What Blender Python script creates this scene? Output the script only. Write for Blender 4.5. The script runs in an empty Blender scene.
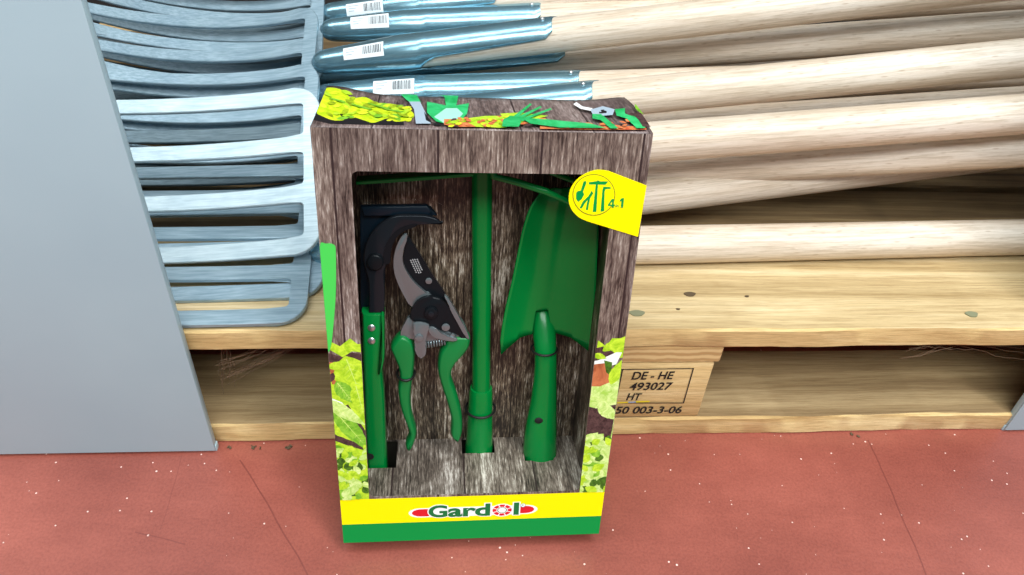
import bpy, bmesh, math, random
from mathutils import Vector, Matrix
random.seed(7)
S = bpy.context.scene
COL = S.collection
PI = math.pi

# ------------------------------------------------------------------ camera geometry (measured from the vanishing points)
F, CX, CY, H = 745.0, 512.0, 287.5, 0.58
RX = Vector((0.9971519, 0.07541938, 0.0))
FW = Vector((0.04721008, -0.62418467, 0.77984915))
UP = Vector((0.05881574, -0.77762807, -0.62596749))
EYE = Vector((0, 0, H))
def ray(x, y):
    c = Vector(((x-CX)/F, (y-CY)/F, 1.0))
    return Vector((RX.dot(c), FW.dot(c), UP.dot(c)))
def atD(x, y, D): return EYE + ray(x, y)*D
def atz(x, y, z):
    r = ray(x, y); return EYE + r*((z-H)/r.z)

cam_d = bpy.data.cameras.new('camera'); cam = bpy.data.objects.new('camera', cam_d); COL.objects.link(cam)
R3 = Matrix((RX, FW, UP))
m3 = R3 @ Matrix(((1,0,0),(0,-1,0),(0,0,-1)))
cam.matrix_world = Matrix.Translation(EYE) @ m3.to_4x4()
cam_d.sensor_width = 36; cam_d.lens = F/1024*36; cam_d.clip_start = .01
S.camera = cam

# ------------------------------------------------------------------ helpers
def lin(c):
    c = c/255.0
    return c/12.92 if c <= .04045 else ((c+.055)/1.055)**2.4
def rgb(r, g, b): return (lin(r), lin(g), lin(b), 1)

def mat(name, col, rough=.5, metal=0, **kw):
    m = bpy.data.materials.new(name); m.use_nodes = True
    b = m.node_tree.nodes['Principled BSDF']
    b.inputs['Base Color'].default_value = col
    b.inputs['Roughness'].default_value = rough
    b.inputs['Metallic'].default_value = metal
    for k, v in kw.items(): b.inputs[k].default_value = v
    return m
def nodes(m): return m.node_tree.nodes, m.node_tree.links, m.node_tree.nodes['Principled BSDF']
def ramp(N, stops, interp='LINEAR'):
    r = N.new('ShaderNodeValToRGB'); cr = r.color_ramp; cr.interpolation = interp
    while len(cr.elements) < len(stops): cr.elements.new(.5)
    for e, (p, c) in zip(cr.elements, stops): e.position = p; e.color = c
    return r
def coords(N, L, scale=(1,1,1), rot=(0,0,0), kind='Object'):
    t = N.new('ShaderNodeTexCoord'); mp = N.new('ShaderNodeMapping')
    mp.inputs['Scale'].default_value = scale; mp.inputs['Rotation'].default_value = rot
    L.new(t.outputs[kind], mp.inputs['Vector']); return mp.outputs['Vector']
def noise(N, L, vec, scale, detail=4, rough=.55, dist=0):
    n = N.new('ShaderNodeTexNoise'); n.inputs['Scale'].default_value = scale
    n.inputs['Detail'].default_value = detail; n.inputs['Roughness'].default_value = rough
    n.inputs['Distortion'].default_value = dist
    L.new(vec, n.inputs['Vector']); return n.outputs['Fac']
def mix(N, L, a, b, fac, mode='MIX'):
    x = N.new('ShaderNodeMix'); x.data_type = 'RGBA'; x.blend_type = mode
    for i, v in ((6, a), (7, b)):
        if isinstance(v, tuple): x.inputs[i].default_value = v
        else: L.new(v, x.inputs[i])
    if isinstance(fac, (int, float)): x.inputs[0].default_value = fac
    else: L.new(fac, x.inputs[0])
    return x.outputs[2]
def bump(N, L, b, h, dist=.001, st=.5):
    n = N.new('ShaderNodeBump'); n.inputs['Distance'].default_value = dist; n.inputs['Strength'].default_value = st
    L.new(h, n.inputs['Height']); L.new(n.outputs['Normal'], b.inputs['Normal'])

def wood_mat(name, c0, c1, c2, axis='x', fine=60, stretch=.04, rough=.6, bmp=.0006, knots=None, dark=None):
    m = mat(name, c1, rough); N, L, b = nodes(m)
    sc = {'x': (stretch,1,1), 'z': (1,1,stretch), 'y': (1,stretch,1)}[axis]
    v = coords(N, L, sc)
    n1 = noise(N, L, v, fine*.55, 4, .6, .8); n2 = noise(N, L, v, fine*7, 5, .75)
    r1 = ramp(N, [(.3, c0), (.5, c1), (.7, c2)]); L.new(n1, r1.inputs[0])
    r2 = ramp(N, [(.38, (.66,.60,.52,1)), (.56, (1,1,1,1))]); L.new(n2, r2.inputs[0])
    c = mix(N, L, r1.outputs[0], r2.outputs[0], .75, 'MULTIPLY')
    if dark:
        v2 = coords(N, L, (1 if axis!='x' else .25, 1, 1))
        n3 = noise(N, L, v2, dark, 2, .5); r3 = ramp(N, [(.66, (0,0,0,1)), (.74, (1,1,1,1))]); L.new(n3, r3.inputs[0])
        c = mix(N, L, c, tuple(x*.55 for x in c0[:3])+(1,), r3.outputs[0])
    if knots:
        vo = N.new('ShaderNodeTexVoronoi'); vo.inputs['Scale'].default_value = knots
        L.new(coords(N, L, (.55,1,.8)), vo.inputs['Vector'])
        r4 = ramp(N, [(.045, (1,1,1,1)), (.10, (0,0,0,1))]); L.new(vo.outputs['Distance'], r4.inputs[0])
        c = mix(N, L, c, tuple(x*.35 for x in c0[:3])+(1,), r4.outputs[0])
    L.new(c, b.inputs['Base Color']); bump(N, L, b, n2, bmp)
    return m

def link(o, parent=None):
    COL.objects.link(o)
    if parent is not None: o.parent = parent
    return o
def mobj(name, me, mats, parent=None):
    o = bpy.data.objects.new(name, me)
    for m in (mats if isinstance(mats, (list, tuple)) else [mats]): me.materials.append(m)
    return link(o, parent)
def bobj(name, bm, mats, parent=None, smooth=True, angle=40):
    bmesh.ops.recalc_face_normals(bm, faces=bm.faces)
    if smooth:
        for f in bm.faces: f.smooth = True
        for e in bm.edges:
            if len(e.link_faces) == 2 and e.calc_face_angle(0) > math.radians(angle): e.smooth = False
    me = bpy.data.meshes.new(name); bm.to_mesh(me); bm.free()
    return mobj(name, me, mats, parent)
def empty(name, mw=None):
    o = bpy.data.objects.new(name, None); COL.objects.link(o); o.empty_display_size = .02
    if mw is not None: o.matrix_world = mw
    return o
def tag(o, label=None, cat=None, group=None, kind=None):
    if label: o['label'] = label
    if cat: o['category'] = cat
    if group: o['group'] = group
    if kind: o['kind'] = kind
    return o

def add_box(bm, x0, x1, y0, y1, z0, z1, bevel=0, mi=0, seg=2):
    vs = [bm.verts.new((x, y, z)) for x in (x0, x1) for y in (y0, y1) for z in (z0, z1)]
    fs = [bm.faces.new([vs[i] for i in q]) for q in ((0,1,3,2),(4,6,7,5),(0,4,5,1),(2,3,7,6),(0,2,6,4),(1,5,7,3))]
    for f in fs: f.material_index = mi
    if bevel:
        es = list({e for f in fs for e in f.edges})
        bmesh.ops.bevel(bm, geom=es, offset=bevel, segments=seg, affect='EDGES', profile=.5)
def catmull(pts, n=6, closed=True):
    out = []; k = len(pts)
    rng = range(k) if closed else range(k-1)
    for i in rng:
        if closed: p0, p1, p2, p3 = (pts[(i+j-1) % k] for j in range(4))
        else: p0, p1, p2, p3 = (pts[min(max(i+j-1, 0), k-1)] for j in range(4))
        for s in range(n):
            t = s/n
            out.append(tuple(.5*((2*b)+(-a+c)*t+(2*a-5*b+4*c-d)*t*t+(-a+3*b-3*c+d)*t**3) for a, b, c, d in zip(p0, p1, p2, p3)))
    if not closed: out.append(tuple(pts[-1]))
    return out
def add_prism(bm, pts, d0, d1, bevel=0, seg=3, mi=0):
    """outline in the x-z plane, extruded from y=d0 (front) to y=d1"""
    a = [bm.verts.new((p[0], d0, p[1])) for p in pts]; b = [bm.verts.new((p[0], d1, p[1])) for p in pts]
    n = len(pts); f1 = bm.faces.new(a); f2 = bm.faces.new(b[::-1]); fs = [f1, f2]
    for i in range(n): fs.append(bm.faces.new((a[(i+1) % n], a[i], b[i], b[(i+1) % n])))
    for f in fs: f.material_index = mi
    if bevel:
        es = list(f1.edges)+list(f2.edges)
        bmesh.ops.bevel(bm, geom=es, offset=bevel, segments=seg, affect='EDGES', profile=.5, clamp_overlap=True)
def add_inflated(bm, pts, d0, d1, mi=0, levels=5, inset=.004):
    """rounded pad: outline in x-z, cross-section elliptical between d0 and d1"""
    cx = sum(p[0] for p in pts)/len(pts)
    n = len(pts); mid = (d0+d1)/2; hd = (d1-d0)/2
    # inward normals
    area = sum(pts[i][0]*pts[(i+1) % n][1]-pts[(i+1) % n][0]*pts[i][1] for i in range(n))
    sg = 1 if area > 0 else -1
    nr = []
    for i in range(n):
        ax, az = pts[i-1]; bx, bz = pts[(i+1) % n]
        tx, tz = bx-ax, bz-az; l = math.hypot(tx, tz) or 1
        nr.append((-tz/l*sg, tx/l*sg))
    rings = []
    for k in range(-levels, levels+1):
        a = k/levels*PI/2; ins = inset*(1-math.cos(a)); d = mid+hd*math.sin(a)
        rings.append([bm.verts.new((p[0]+q[0]*ins, d, p[1]+q[1]*ins)) for p, q in zip(pts, nr)])
    for r0, r1 in zip(rings, rings[1:]):
        for i in range(n):
            f = bm.faces.new((r0[i], r0[(i+1) % n], r1[(i+1) % n], r1[i])); f.material_index = mi
    f = bm.faces.new(rings[0]); f.material_index = mi; f = bm.faces.new(rings[-1][::-1]); f.material_index = mi
def add_tube(bm, path, radii, seg=16, mi=0, cap=True, flat=None):
    path = [Vector(p) for p in path]; n = len(path)
    if isinstance(radii, (int, float)): radii = [radii]*n
    rings = []; t0 = (path[1]-path[0]).normalized()
    ref = Vector((0,0,1)) if abs(t0.z) < .9 else Vector((1,0,0))
    for i, p in enumerate(path):
        t = (path[min(i+1, n-1)]-path[max(i-1, 0)]).normalized()
        u = (ref-t*ref.dot(t)).normalized(); w = t.cross(u); ref = u
        fl = flat if flat else 1
        rings.append([bm.verts.new(p+(u*math.cos(2*PI*k/seg)+w*math.sin(2*PI*k/seg)*fl)*radii[i]) for k in range(seg)])
    for a, b in zip(rings, rings[1:]):
        for k in range(seg):
            f = bm.faces.new((a[k], a[(k+1) % seg], b[(k+1) % seg], b[k])); f.material_index = mi
    if cap:
        f = bm.faces.new(rings[0][::-1]); f.material_index = mi; f = bm.faces.new(rings[-1]); f.material_index = mi
def add_disc_y(bm, c, r, d0, d1, seg=24, bevel=0, mi=0):
    add_prism(bm, [(c[0]+r*math.cos(2*PI*k/seg), c[1]+r*math.sin(2*PI*k/seg)) for k in range(seg)], d0, d1, bevel, 2, mi)
def text_mesh(s, size, offset=0, shear=0, align='LEFT', space=1):
    cu = bpy.data.curves.new('lettering', 'FONT'); cu.body = s; cu.size = size; cu.offset = offset; cu.shear = shear
    cu.align_x = align; cu.space_character = space; cu.resolution_u = 6
    o = bpy.data.objects.new('lettering', cu); COL.objects.link(o)
    dg = bpy.context.evaluated_depsgraph_get(); dg.update()
    me = bpy.data.meshes.new_from_object(o.evaluated_get(dg))
    bpy.data.objects.remove(o); bpy.data.curves.remove(cu)
    return me

def add_text(bm, s, x, z, d, size, offset=0, shear=0, sx=1, mi=0, align='LEFT', space=1, rot=0):
    """flat letters in the x-z plane at depth d"""
    me = text_mesh(s, size, offset, shear, align, space)
    vs = []
    for v in me.vertices:
        a, b = v.co.x*sx, v.co.y
        vs.append(bm.verts.new((x+a*math.cos(rot)-b*math.sin(rot), d, z+a*math.sin(rot)+b*math.cos(rot))))
    for p in me.polygons:
        try: f = bm.faces.new([vs[i] for i in p.vertices]); f.material_index = mi
        except ValueError: pass
    bpy.data.meshes.remove(me)

# ------------------------------------------------------------------ lighting and view
w = bpy.data.worlds.new('world'); S.world = w; w.use_nodes = True
WN, WL = w.node_tree.nodes, w.node_tree.links
bg = WN['Background']; bg.inputs[1].default_value = 1.0
tc = WN.new('ShaderNodeTexCoord'); sp = WN.new('ShaderNodeSeparateXYZ'); WL.new(tc.outputs['Generated'], sp.inputs[0])
rp = WN.new('ShaderNodeValToRGB'); WL.new(sp.outputs['Z'], rp.inputs[0])
e = rp.color_ramp.elements; e[0].position = 0; e[0].color = (.12,.14,.14,1); e[1].position = .8; e[1].color = (.38,.43,.46,1)
WL.new(rp.outputs[0], bg.inputs[0])
def area(name, loc, target, sx, sy, power, col=(1,1,1)):
    l = bpy.data.lights.new(name, 'AREA'); l.shape = 'RECTANGLE'; l.size = sx; l.size_y = sy; l.energy = power; l.color = col
    o = bpy.data.objects.new(name, l); COL.objects.link(o); o.location = loc
    o.rotation_euler = (Vector(target)-Vector(loc)).to_track_quat('-Z', 'Y').to_euler(); return o
area('ceiling_strip_light', (1.1, -.5, 3.0), (0,.5,.1), .6, 2.6, 84, (.97,1,1))
area('ceiling_strip_light', (-1.3, .1, 3.0), (0,.5,.1), .6, 2.6, 34, (.88,.97,1))
area('ceiling_strip_light', (0, -1.7, 2.8), (0,.5,.2), 2.6, .7, 62, (.93,1,1))
S.view_settings.view_transform = 'Standard'; S.view_settings.look = 'None'
S.view_settings.gamma = 1; S.view_settings.use_curve_mapping = False; S.view_settings.exposure = .15

# ------------------------------------------------------------------ floor
PY = math.radians(6.675); PO = Vector((-.2693, .4516, 0))
PM = Matrix.Translation(PO) @ Matrix.Rotation(PY, 4, 'Z')       # frame of the pallet and its display
m_floor = mat('red coated concrete', rgb(190,96,84), .38); N, L, b = nodes(m_floor)
v = coords(N, L)
n1 = noise(N, L, v, 5, 4, .6); r1 = ramp(N, [(.3, rgb(140,72,61)), (.5, rgb(158,85,72)), (.72, rgb(180,101,86))]); L.new(n1, r1.inputs[0])
n2 = noise(N, L, coords(N, L, (.15,1,1), (0,0,.1)), 60, 4, .7); r2 = ramp(N, [(.35, (.86,.84,.84,1)), (.65, (1,1,1,1))]); L.new(n2, r2.inputs[0])
c = mix(N, L, r1.outputs[0], r2.outputs[0], .6, 'MULTIPLY')
n4 = noise(N, L, v, 420, 3, .7); r5 = ramp(N, [(.34, (.74,.70,.70,1)), (.6, (1,1,1,1))]); L.new(n4, r5.inputs[0])
c = mix(N, L, c, r5.outputs[0], .8, 'MULTIPLY')
vo = N.new('ShaderNodeTexVoronoi'); vo.inputs['Scale'].default_value = 150; L.new(v, vo.inputs['Vector'])
sepc = N.new('ShaderNodeSeparateColor'); L.new(vo.outputs['Color'], sepc.inputs[0])
thr = N.new('ShaderNodeMath'); thr.operation = 'MULTIPLY_ADD'; thr.inputs[1].default_value = .42; thr.inputs[2].default_value = -.27
L.new(sepc.outputs[0], thr.inputs[0])
lt = N.new('ShaderNodeMath'); lt.operation = 'LESS_THAN'; L.new(vo.outputs['Distance'], lt.inputs[0]); L.new(thr.outputs[0], lt.inputs[1])
c = mix(N, L, c, rgb(240,205,195), lt.outputs[0])
def scratch(c, a, b2, wd, colr, f=.6):
    """thin scuff in the coating between two floor points"""
    a = Vector(a[:2]); b2 = Vector(b2[:2]); dd = b2-a; ln = dd.length; dd.normalize()
    ang = math.atan2(dd.y, dd.x)
    mp = N.new('ShaderNodeMapping'); mp.vector_type = 'TEXTURE'; mp.inputs['Location'].default_value = (a.x, a.y, 0); mp.inputs['Rotation'].default_value = (0,0,ang)
    t = N.new('ShaderNodeTexCoord'); L.new(t.outputs['Object'], mp.inputs[0])
    s = N.new('ShaderNodeSeparateXYZ'); L.new(mp.outputs[0], s.inputs[0])
    wob = N.new('ShaderNodeTexNoise'); wob.inputs['Scale'].default_value = 9; L.new(mp.outputs[0], wob.inputs['Vector'])
    q = N.new('ShaderNodeMath'); q.operation = 'MULTIPLY_ADD'; q.inputs[1].default_value = .012; L.new(wob.outputs['Fac'], q.inputs[0]); L.new(s.outputs['Y'], q.inputs[2])
    q2 = N.new('ShaderNodeMath'); q2.operation = 'COMPARE'; q2.inputs[1].default_value = .006; q2.inputs[2].default_value = wd; L.new(q.outputs[0], q2.inputs[0])
    x1 = N.new('ShaderNodeMath'); x1.operation = 'COMPARE'; x1.inputs[1].default_value = ln/2; x1.inputs[2].default_value = ln/2; L.new(s.outputs['X'], x1.inputs[0])
    mu = N.new('ShaderNodeMath'); mu.operation = 'MULTIPLY'; L.new(q2.outputs[0], mu.inputs[0]); L.new(x1.outputs[0], mu.inputs[1])
    m2 = N.new('ShaderNodeMath'); m2.operation = 'MULTIPLY'; m2.inputs[1].default_value = f; L.new(mu.outputs[0], m2.inputs[0])
    return mix(N, L, c, colr, m2.outputs[0])
dk = rgb(108,50,44)
c = scratch(c, atz(240,460,0), atz(312,580,0), .0006, dk)
c = scratch(c, atz(868,440,0), atz(932,585,0), .0007, dk)
c = scratch(c, atz(135,532,0), atz(185,545,0), .0005, dk, .5)
c = scratch(c, atz(182,455,0), atz(160,530,0), .0004, dk, .35)
L.new(c, b.inputs['Base Color']); bump(N, L, b, n4, .0004, .4)
b.inputs['Coat Weight'].default_value = .15; b.inputs['Coat Roughness'].default_value = .3
bm = bmesh.new(); add_box(bm, -3, 3, -2.5, 3, -.05, 0)
tag(bobj('floor', bm, m_floor, smooth=False), kind='structure')
m_wall = mat('dark sheet for reflections', rgb(46,43,41), .8)  # added rear wall, tall and dark to darken the socket reflections
bm = bmesh.new(); add_box(bm, -1.2, 2.2, .93, .95, 0, 2.2)
o = bobj('added_wall_back', bm, m_wall, smooth=False); o.matrix_world = PM; tag(o, kind='structure')

# ------------------------------------------------------------------ display uprights (sheet steel)
m_panel = mat('grey blue powder coat', rgb(176,203,214), .42); N, L, b = nodes(m_panel)
n = noise(N, L, coords(N, L), 1100, 2, .5); bump(N, L, b, n, .0002, .25)
nn = noise(N, L, coords(N, L), 6, 3, .5); rr = ramp(N, [(.35, rgb(174,202,214)), (.65, rgb(180,208,219))]); L.new(nn, rr.inputs[0])
vv = N.new('ShaderNodeTexVoronoi'); vv.inputs['Scale'].default_value = 16; L.new(coords(N, L, (1,1,.5)), vv.inputs['Vector'])
rv = ramp(N, [(.018, (1,1,1,1)), (.03, (0,0,0,1))]); L.new(vv.outputs['Distance'], rv.inputs[0])
L.new(mix(N, L, rr.outputs[0], rgb(205,214,222), rv.outputs[0]), b.inputs['Base Color'])
def panel(label, x0, x1, y0, fold):
    t = empty('display_upright', PM @ Matrix.Translation((x0 if fold < 0 else x1, y0, 0)))
    w_ = x1-x0; sg = -1 if fold > 0 else 1
    bm = bmesh.new()
    if fold > 0: add_box(bm, -w_, 0, 0, .0016, .003, 1.05, .0007)
    else: add_box(bm, 0, w_, 0, .0016, .003, 1.05, .0007)
    bobj('sheet_face', bm, m_panel, t)
    bm = bmesh.new()
    e0, e1 = (-.0016, 0) if fold > 0 else (0, .0016)
    add_box(bm, e0, e1, .0017, .0075, .003, 1.05, .0005)
    bobj('folded_edge', bm, m_panel, t)
    bm = bmesh.new()
    f0, f1 = (-.03, .001) if fold > 0 else (-.001, .03)
    add_box(bm, f0, f1, .0022, .0085, 0, .008, .0008)
    bobj('foot_plate', bm, m_panel, t)
    return tag(t, label, 'display panel')
panel('large blue-grey sheet metal upright standing at the left of the fork pile', -.62, 0.0, -.0125, 1)
panel('blue-grey sheet metal upright whose corner shows at the far right beside the pallet', .803, 1.25, -.003, -1)

# ------------------------------------------------------------------ pallet
m_pine = wood_mat('rough pine', rgb(168,140,94), rgb(206,180,134), rgb(226,206,166), 'x', 70, .035, .75, .0012, knots=7)
m_pine_shade = wood_mat('rough pine shade tone', rgb(128,102,68), rgb(164,138,98), rgb(190,164,122), 'x', 80, .03, .8, .0012, knots=5)  # bottom boards: the shade on their tops is painted into this colour
m_deck_shade = wood_mat('deck pine shade tone', rgb(92,72,46), rgb(128,104,70), rgb(158,134,96), 'x', 80, .03, .85, .0012, knots=5)  # rear deck boards: shade under the pile is put into the colour
m_edge = wood_mat('sawn pine edge', rgb(196,160,104), rgb(222,190,132), rgb(236,210,158), 'x', 90, .05, .75, .001)
m_end = mat('pine end grain', rgb(205,170,115), .8); N, L, b = nodes(m_end)
wv = N.new('ShaderNodeTexWave'); wv.wave_type = 'RINGS'; wv.inputs['Scale'].default_value = 42; wv.inputs['Distortion'].default_value = 3; wv.inputs['Detail'].default_value = 3
t_ = N.new('ShaderNodeTexCoord'); mp = N.new('ShaderNodeMapping'); mp.inputs['Location'].default_value = (-.33,0,-.06); L.new(t_.outputs['Object'], mp.inputs[0]); L.new(mp.outputs[0], wv.inputs['Vector'])
r1 = ramp(N, [(.2, rgb(186,148,96)), (.8, rgb(220,188,134))]); L.new(wv.outputs['Fac'], r1.inputs[0]); L.new(r1.outputs[0], b.inputs['Base Color'])
m_ink = mat('black stamp ink', rgb(28,24,22), .7)
pal = empty('wooden_pallet', PM)
tag(pal, 'rough pine pallet on the red floor carrying the pile of garden forks', 'pallet')
bm = None
def rough_board(name, x0, x1, y0, y1, z0, z1, m, amp=.0008, bev=.0018, seed=0):
    """board with slightly uneven sawn edges"""
    rnd = random.Random(seed); bm = bmesh.new(); n = max(2, int((x1-x0)/.012)); ph = [rnd.random()*6 for _ in range(6)]
    prof = [(y0+bev,z0),(y1-bev,z0),(y1,z0+bev),(y1,z1-bev),(y1-bev,z1),(y0+bev,z1),(y0,z1-bev),(y0,z0+bev)]
    rings = []
    for i in range(n+1):
        x = x0+(x1-x0)*i/n
        rg = []
        for j, (y, z) in enumerate(prof):
            k = ph[j % 6]
            dy = amp*(math.sin(x*23+k)+.5*math.sin(x*71+k*2)+.3*rnd.uniform(-1,1)) if y < y0+bev+1e-6 else 0
            dz = amp*.45*(math.sin(x*31+k*3)+.7*rnd.uniform(-1,1)) if z0 > .001 or z > (z0+z1)/2 else 0
            rg.append(bm.verts.new((x, y+dy, z+dz)))
        rings.append(rg)
    for a, c2 in zip(rings, rings[1:]):
        for j in range(8): bm.faces.new((a[j], a[(j+1) % 8], c2[(j+1) % 8], c2[j]))
    bm.faces.new(rings[0]); bm.faces.new(rings[-1][::-1])
    for f in bm.faces:
        if max(v.co.y for v in f.verts) < y0+bev+.0015 and isinstance(m, list): f.material_index = 1
    return bobj(name, bm, m, pal, angle=30)
XL, XR = -.34, 1.15
yy = 0.0
deck0 = None
for i, (wd, gap) in enumerate(((.143,.0025),(.098,.012),(.143,.03),(.098,.03),(.120,0))):
    o = rough_board('deck_board', XL, XR, yy, yy+wd, .122, .144, m_deck_shade if i else [m_pine, m_edge], seed=i); yy += wd+gap; deck0 = deck0 or o
for i, (a, b2) in enumerate(((0,.098),(.33,.475),(.70,.80))):
    rough_board('bottom_board', XL, XR, a+.001, b2, 0, .0245, m_pine_shade if i else [m_pine_shade, m_edge], seed=20+i)
BX0, BX1 = .325, .468
for i, (a, b2) in enumerate(((XL, XL+.10),(BX0-.003, BX1+.004),(XR-.10, XR))):
    bm = bmesh.new(); add_box(bm, a, b2, .002, .80, .1005, .1215, .002, seg=1); bobj('stringer_board', bm, m_end, pal, smooth=False)
blks = []
for i, (a, b2) in enumerate(((XL, XL+.10),(BX0, BX1),(XR-.10, XR))):
    for j, (c0, c1) in enumerate(((.0025,.100),(.34,.465),(.70,.795))):
        bm = bmesh.new(); add_box(bm, a, b2, c0, c1, .0248, .1003, .003, seg=2)
        blks.append(bobj('block', bm, m_edge, pal))
st = blks[3]      # the block in the middle of the front carries the stamp
def onP(px, py):  # point on the pallet's front plane -> its local x, z
    n = PM.to_3x3() @ Vector((0,1,0)); r = ray(px, py); t = n.dot(PO-EYE)/n.dot(r)
    q = PM.inverted() @ (EYE+r*t); return (q.x, q.z)
bm = bmesh.new(); D0 = .0019
def ink_line(a, b2, w_=.0009, mi=0):
    a = Vector(a); b2 = Vector(b2); d = (b2-a).normalized(); n = Vector((-d.y, d.x))*w_/2; a -= d*w_/2; b2 += d*w_/2
    f = bm.faces.new([bm.verts.new((p.x, D0, p.y)) for p in (a-n, b2-n, b2+n, a+n)]); f.material_index = mi
A, B_, C_, D_ = onP(623,371), onP(694,370), onP(684,404.5), onP(616,404.5)
for p, q in ((A,B_),(B_,C_),(C_,D_),(D_,A)): ink_line(p, q, .0011)
ink_line((A[0]-.004, A[1]+.0002), A, .0011)
def ink_text(s, pl, pr, size):
    a = onP(*pl); c2 = onP(*pr); me = text_mesh(s, 1); wd = max(v.co.x for v in me.vertices); bpy.data.meshes.remove(me)
    add_text(bm, s, a[0], a[1], D0, size, .008, .12, (c2[0]-a[0])/wd/size*size if False else 1, 0)
def ink_fit(s, pl, pr, top, off=.0003, shear=.15):
    a = onP(*pl); c2 = onP(*pr); tt = onP(pl[0]+2, top); hgt = tt[1]-a[1]; size = hgt/.73
    me = text_mesh(s, size); wd = max(v.co.x for v in me.vertices); bpy.data.meshes.remove(me)
    add_text(bm, s, a[0], a[1], D0, size, off, shear, (c2[0]-a[0])/wd*.98, 0, rot=math.atan2(c2[1]-a[1], c2[0]-a[0]))
ink_fit('DE - HE', (631,381), (673,380.5), 373)
ink_fit('493027', (629,391.5), (671,391), 384)
ink_fit('HT', (626,401.5), (640,401.5), 394.5)
ink_fit('50 003-3-06', (614.5,415), (682,414.5), 408)
o = bobj('stamp', bm, m_ink, st, smooth=False); o['label'] = 'black stamped letters and frame'
bm = bmesh.new(); D0 = .0015
ink_line(onP(618,404), onP(628,403.6), .0016, 0); ink_line(onP(629,403.4), onP(636,403.2), .0014, 1); ink_line(onP(637,403), onP(649,402.6), .0018, 0)
bobj('paint_fleck', bm, [mat('yellow crayon', rgb(235,215,30), .6), mat('pale blue crayon', rgb(170,185,215), .6)], st, smooth=False)
m_knot = mat('dark pine knot', rgb(88,70,48), .85); m_knot2 = mat('grey green pine knot', rgb(128,128,98), .85)
for (px, py, a_, b_, mk) in ((690,294,.0055,.0032,m_knot),(637,313,.0072,.0040,m_knot2),(972,314,.0060,.0040,m_knot2),(678,309,.002,.0012,m_knot),(747,296,.002,.001,m_knot)):
    q = PM.inverted() @ atz(px, py, .1447); bm = bmesh.new()
    pts = [(q.x+a_*(1+.15*math.sin(3*t))*math.cos(t), q.y+b_*math.sin(t)) for t in [2*PI*k/20 for k in range(20)]]
    lo_ = [bm.verts.new((x, y, .1435)) for x, y in pts]; hi_ = [bm.verts.new((x, y, .1449)) for x, y in pts]; bm.faces.new(hi_)
    for k in range(20): bm.faces.new((lo_[k], lo_[(k+1) % 20], hi_[(k+1) % 20], hi_[k]))
    bobj('knot', bm, mk, deck0, smooth=False)

# cobwebs and crumbs
m_web = mat('dusty cobweb', rgb(150,120,95), .9); m_web.node_tree.nodes['Principled BSDF'].inputs['Alpha'].default_value = .55
def web(loc, spans, label):
    bm = bmesh.new(); rnd = random.Random(int(loc[0]*1000))
    for (a, b2, sag, cnt) in spans:
        for k in range(cnt):
            p = Vector(a)+Vector([rnd.uniform(-.006,.006) for _ in range(3)]); q = Vector(b2)+Vector([rnd.uniform(-.010,.010) for _ in range(3)])
            pts = []
            for i in range(9):
                t = i/8; pt = p.lerp(q, t); pt.z -= sag*math.sin(PI*t)*rnd.uniform(.8,1.1)
                pts.append(pt+Vector([rnd.uniform(-.0012,.0012) for _ in range(3)]))
            add_tube(bm, pts, .00022, 4, cap=False)
    o = bobj('cobweb', bm, m_web); o.matrix_world = PM; tag(o, label, 'cobweb', kind='stuff')
web((0,0,0), [((.018,.03,.119),(.010,.03,.05),.0,8), ((.01,.03,.06),(.10,.035,.118),.006,14), ((.012,.02,.085),(.07,.03,.118),.004,9)],
    'brown dusty cobweb under the deck board beside the left upright')
web((.5,0,0), [((.66,.012,.112),(.72,.012,.119),.001,7), ((.69,.012,.119),(.80,.03,.09),.002,4), ((.66,.01,.10),(.70,.012,.118),.001,4)],
    'thin grey cobweb hanging under the deck board at the right')
bm = bmesh.new(); rnd = random.Random(4)
for px, py, nn in ((255,446,5),(291,446,6),(232,446,2),(856,434,3),(600,436,2)):
    for k in range(nn):
        q = atz(px+rnd.uniform(-6,6), py+rnd.uniform(-.5,2.5), .001)
        mt = Matrix.Translation(q) @ Matrix.Rotation(rnd.uniform(0,6), 4, 'Z') @ Matrix.Diagonal((rnd.uniform(.001,.0026), rnd.uniform(.0006,.0014), .0009, 1))
        bmesh.ops.create_icosphere(bm, subdivisions=1, radius=1, matrix=mt)
tag(bobj('floor_debris', bm, mat('dirt crumbs', rgb(95,80,60), .9)), 'small dark crumbs of dirt lying along the front edge of the pallet', 'debris', kind='stuff')

# ------------------------------------------------------------------ garden forks
m_beech = wood_mat('beech handle', rgb(204,182,158), rgb(222,206,188), rgb(236,226,214), 'x', 55, .05, .45, .0002)
N, L, b = nodes(m_beech)
vo = N.new('ShaderNodeTexVoronoi'); vo.inputs['Scale'].default_value = 210; L.new(coords(N, L, (.22,1,1)), vo.inputs['Vector'])
r4 = ramp(N, [(.08, (.62,.5,.4,1)), (.2, (1,1,1,1))]); L.new(vo.outputs['Distance'], r4.inputs[0])
src = b.inputs['Base Color'].links[0].from_socket
L.new(mix(N, L, src, r4.outputs[0], .55, 'MULTIPLY'), b.inputs['Base Color'])
def steel(name, c0, c1, metal, rough):
    m = mat(name, c0, rough, metal); N, L, b = nodes(m)
    n = noise(N, L, coords(N, L, (.06,1,1)), 500, 3, .6); r = ramp(N, [(.35, c0), (.65, c1)]); L.new(n, r.inputs[0])
    n0 = noise(N, L, coords(N, L), 30, 3, .6); r0 = ramp(N, [(.3, (.8,.84,.88,1)), (.6, (1,1,1,1))]); L.new(n0, r0.inputs[0])
    L.new(mix(N, L, r.outputs[0], r0.outputs[0], .7, 'MULTIPLY'), b.inputs['Base Color']); bump(N, L, b, n, .0002, .4); return m
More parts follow.
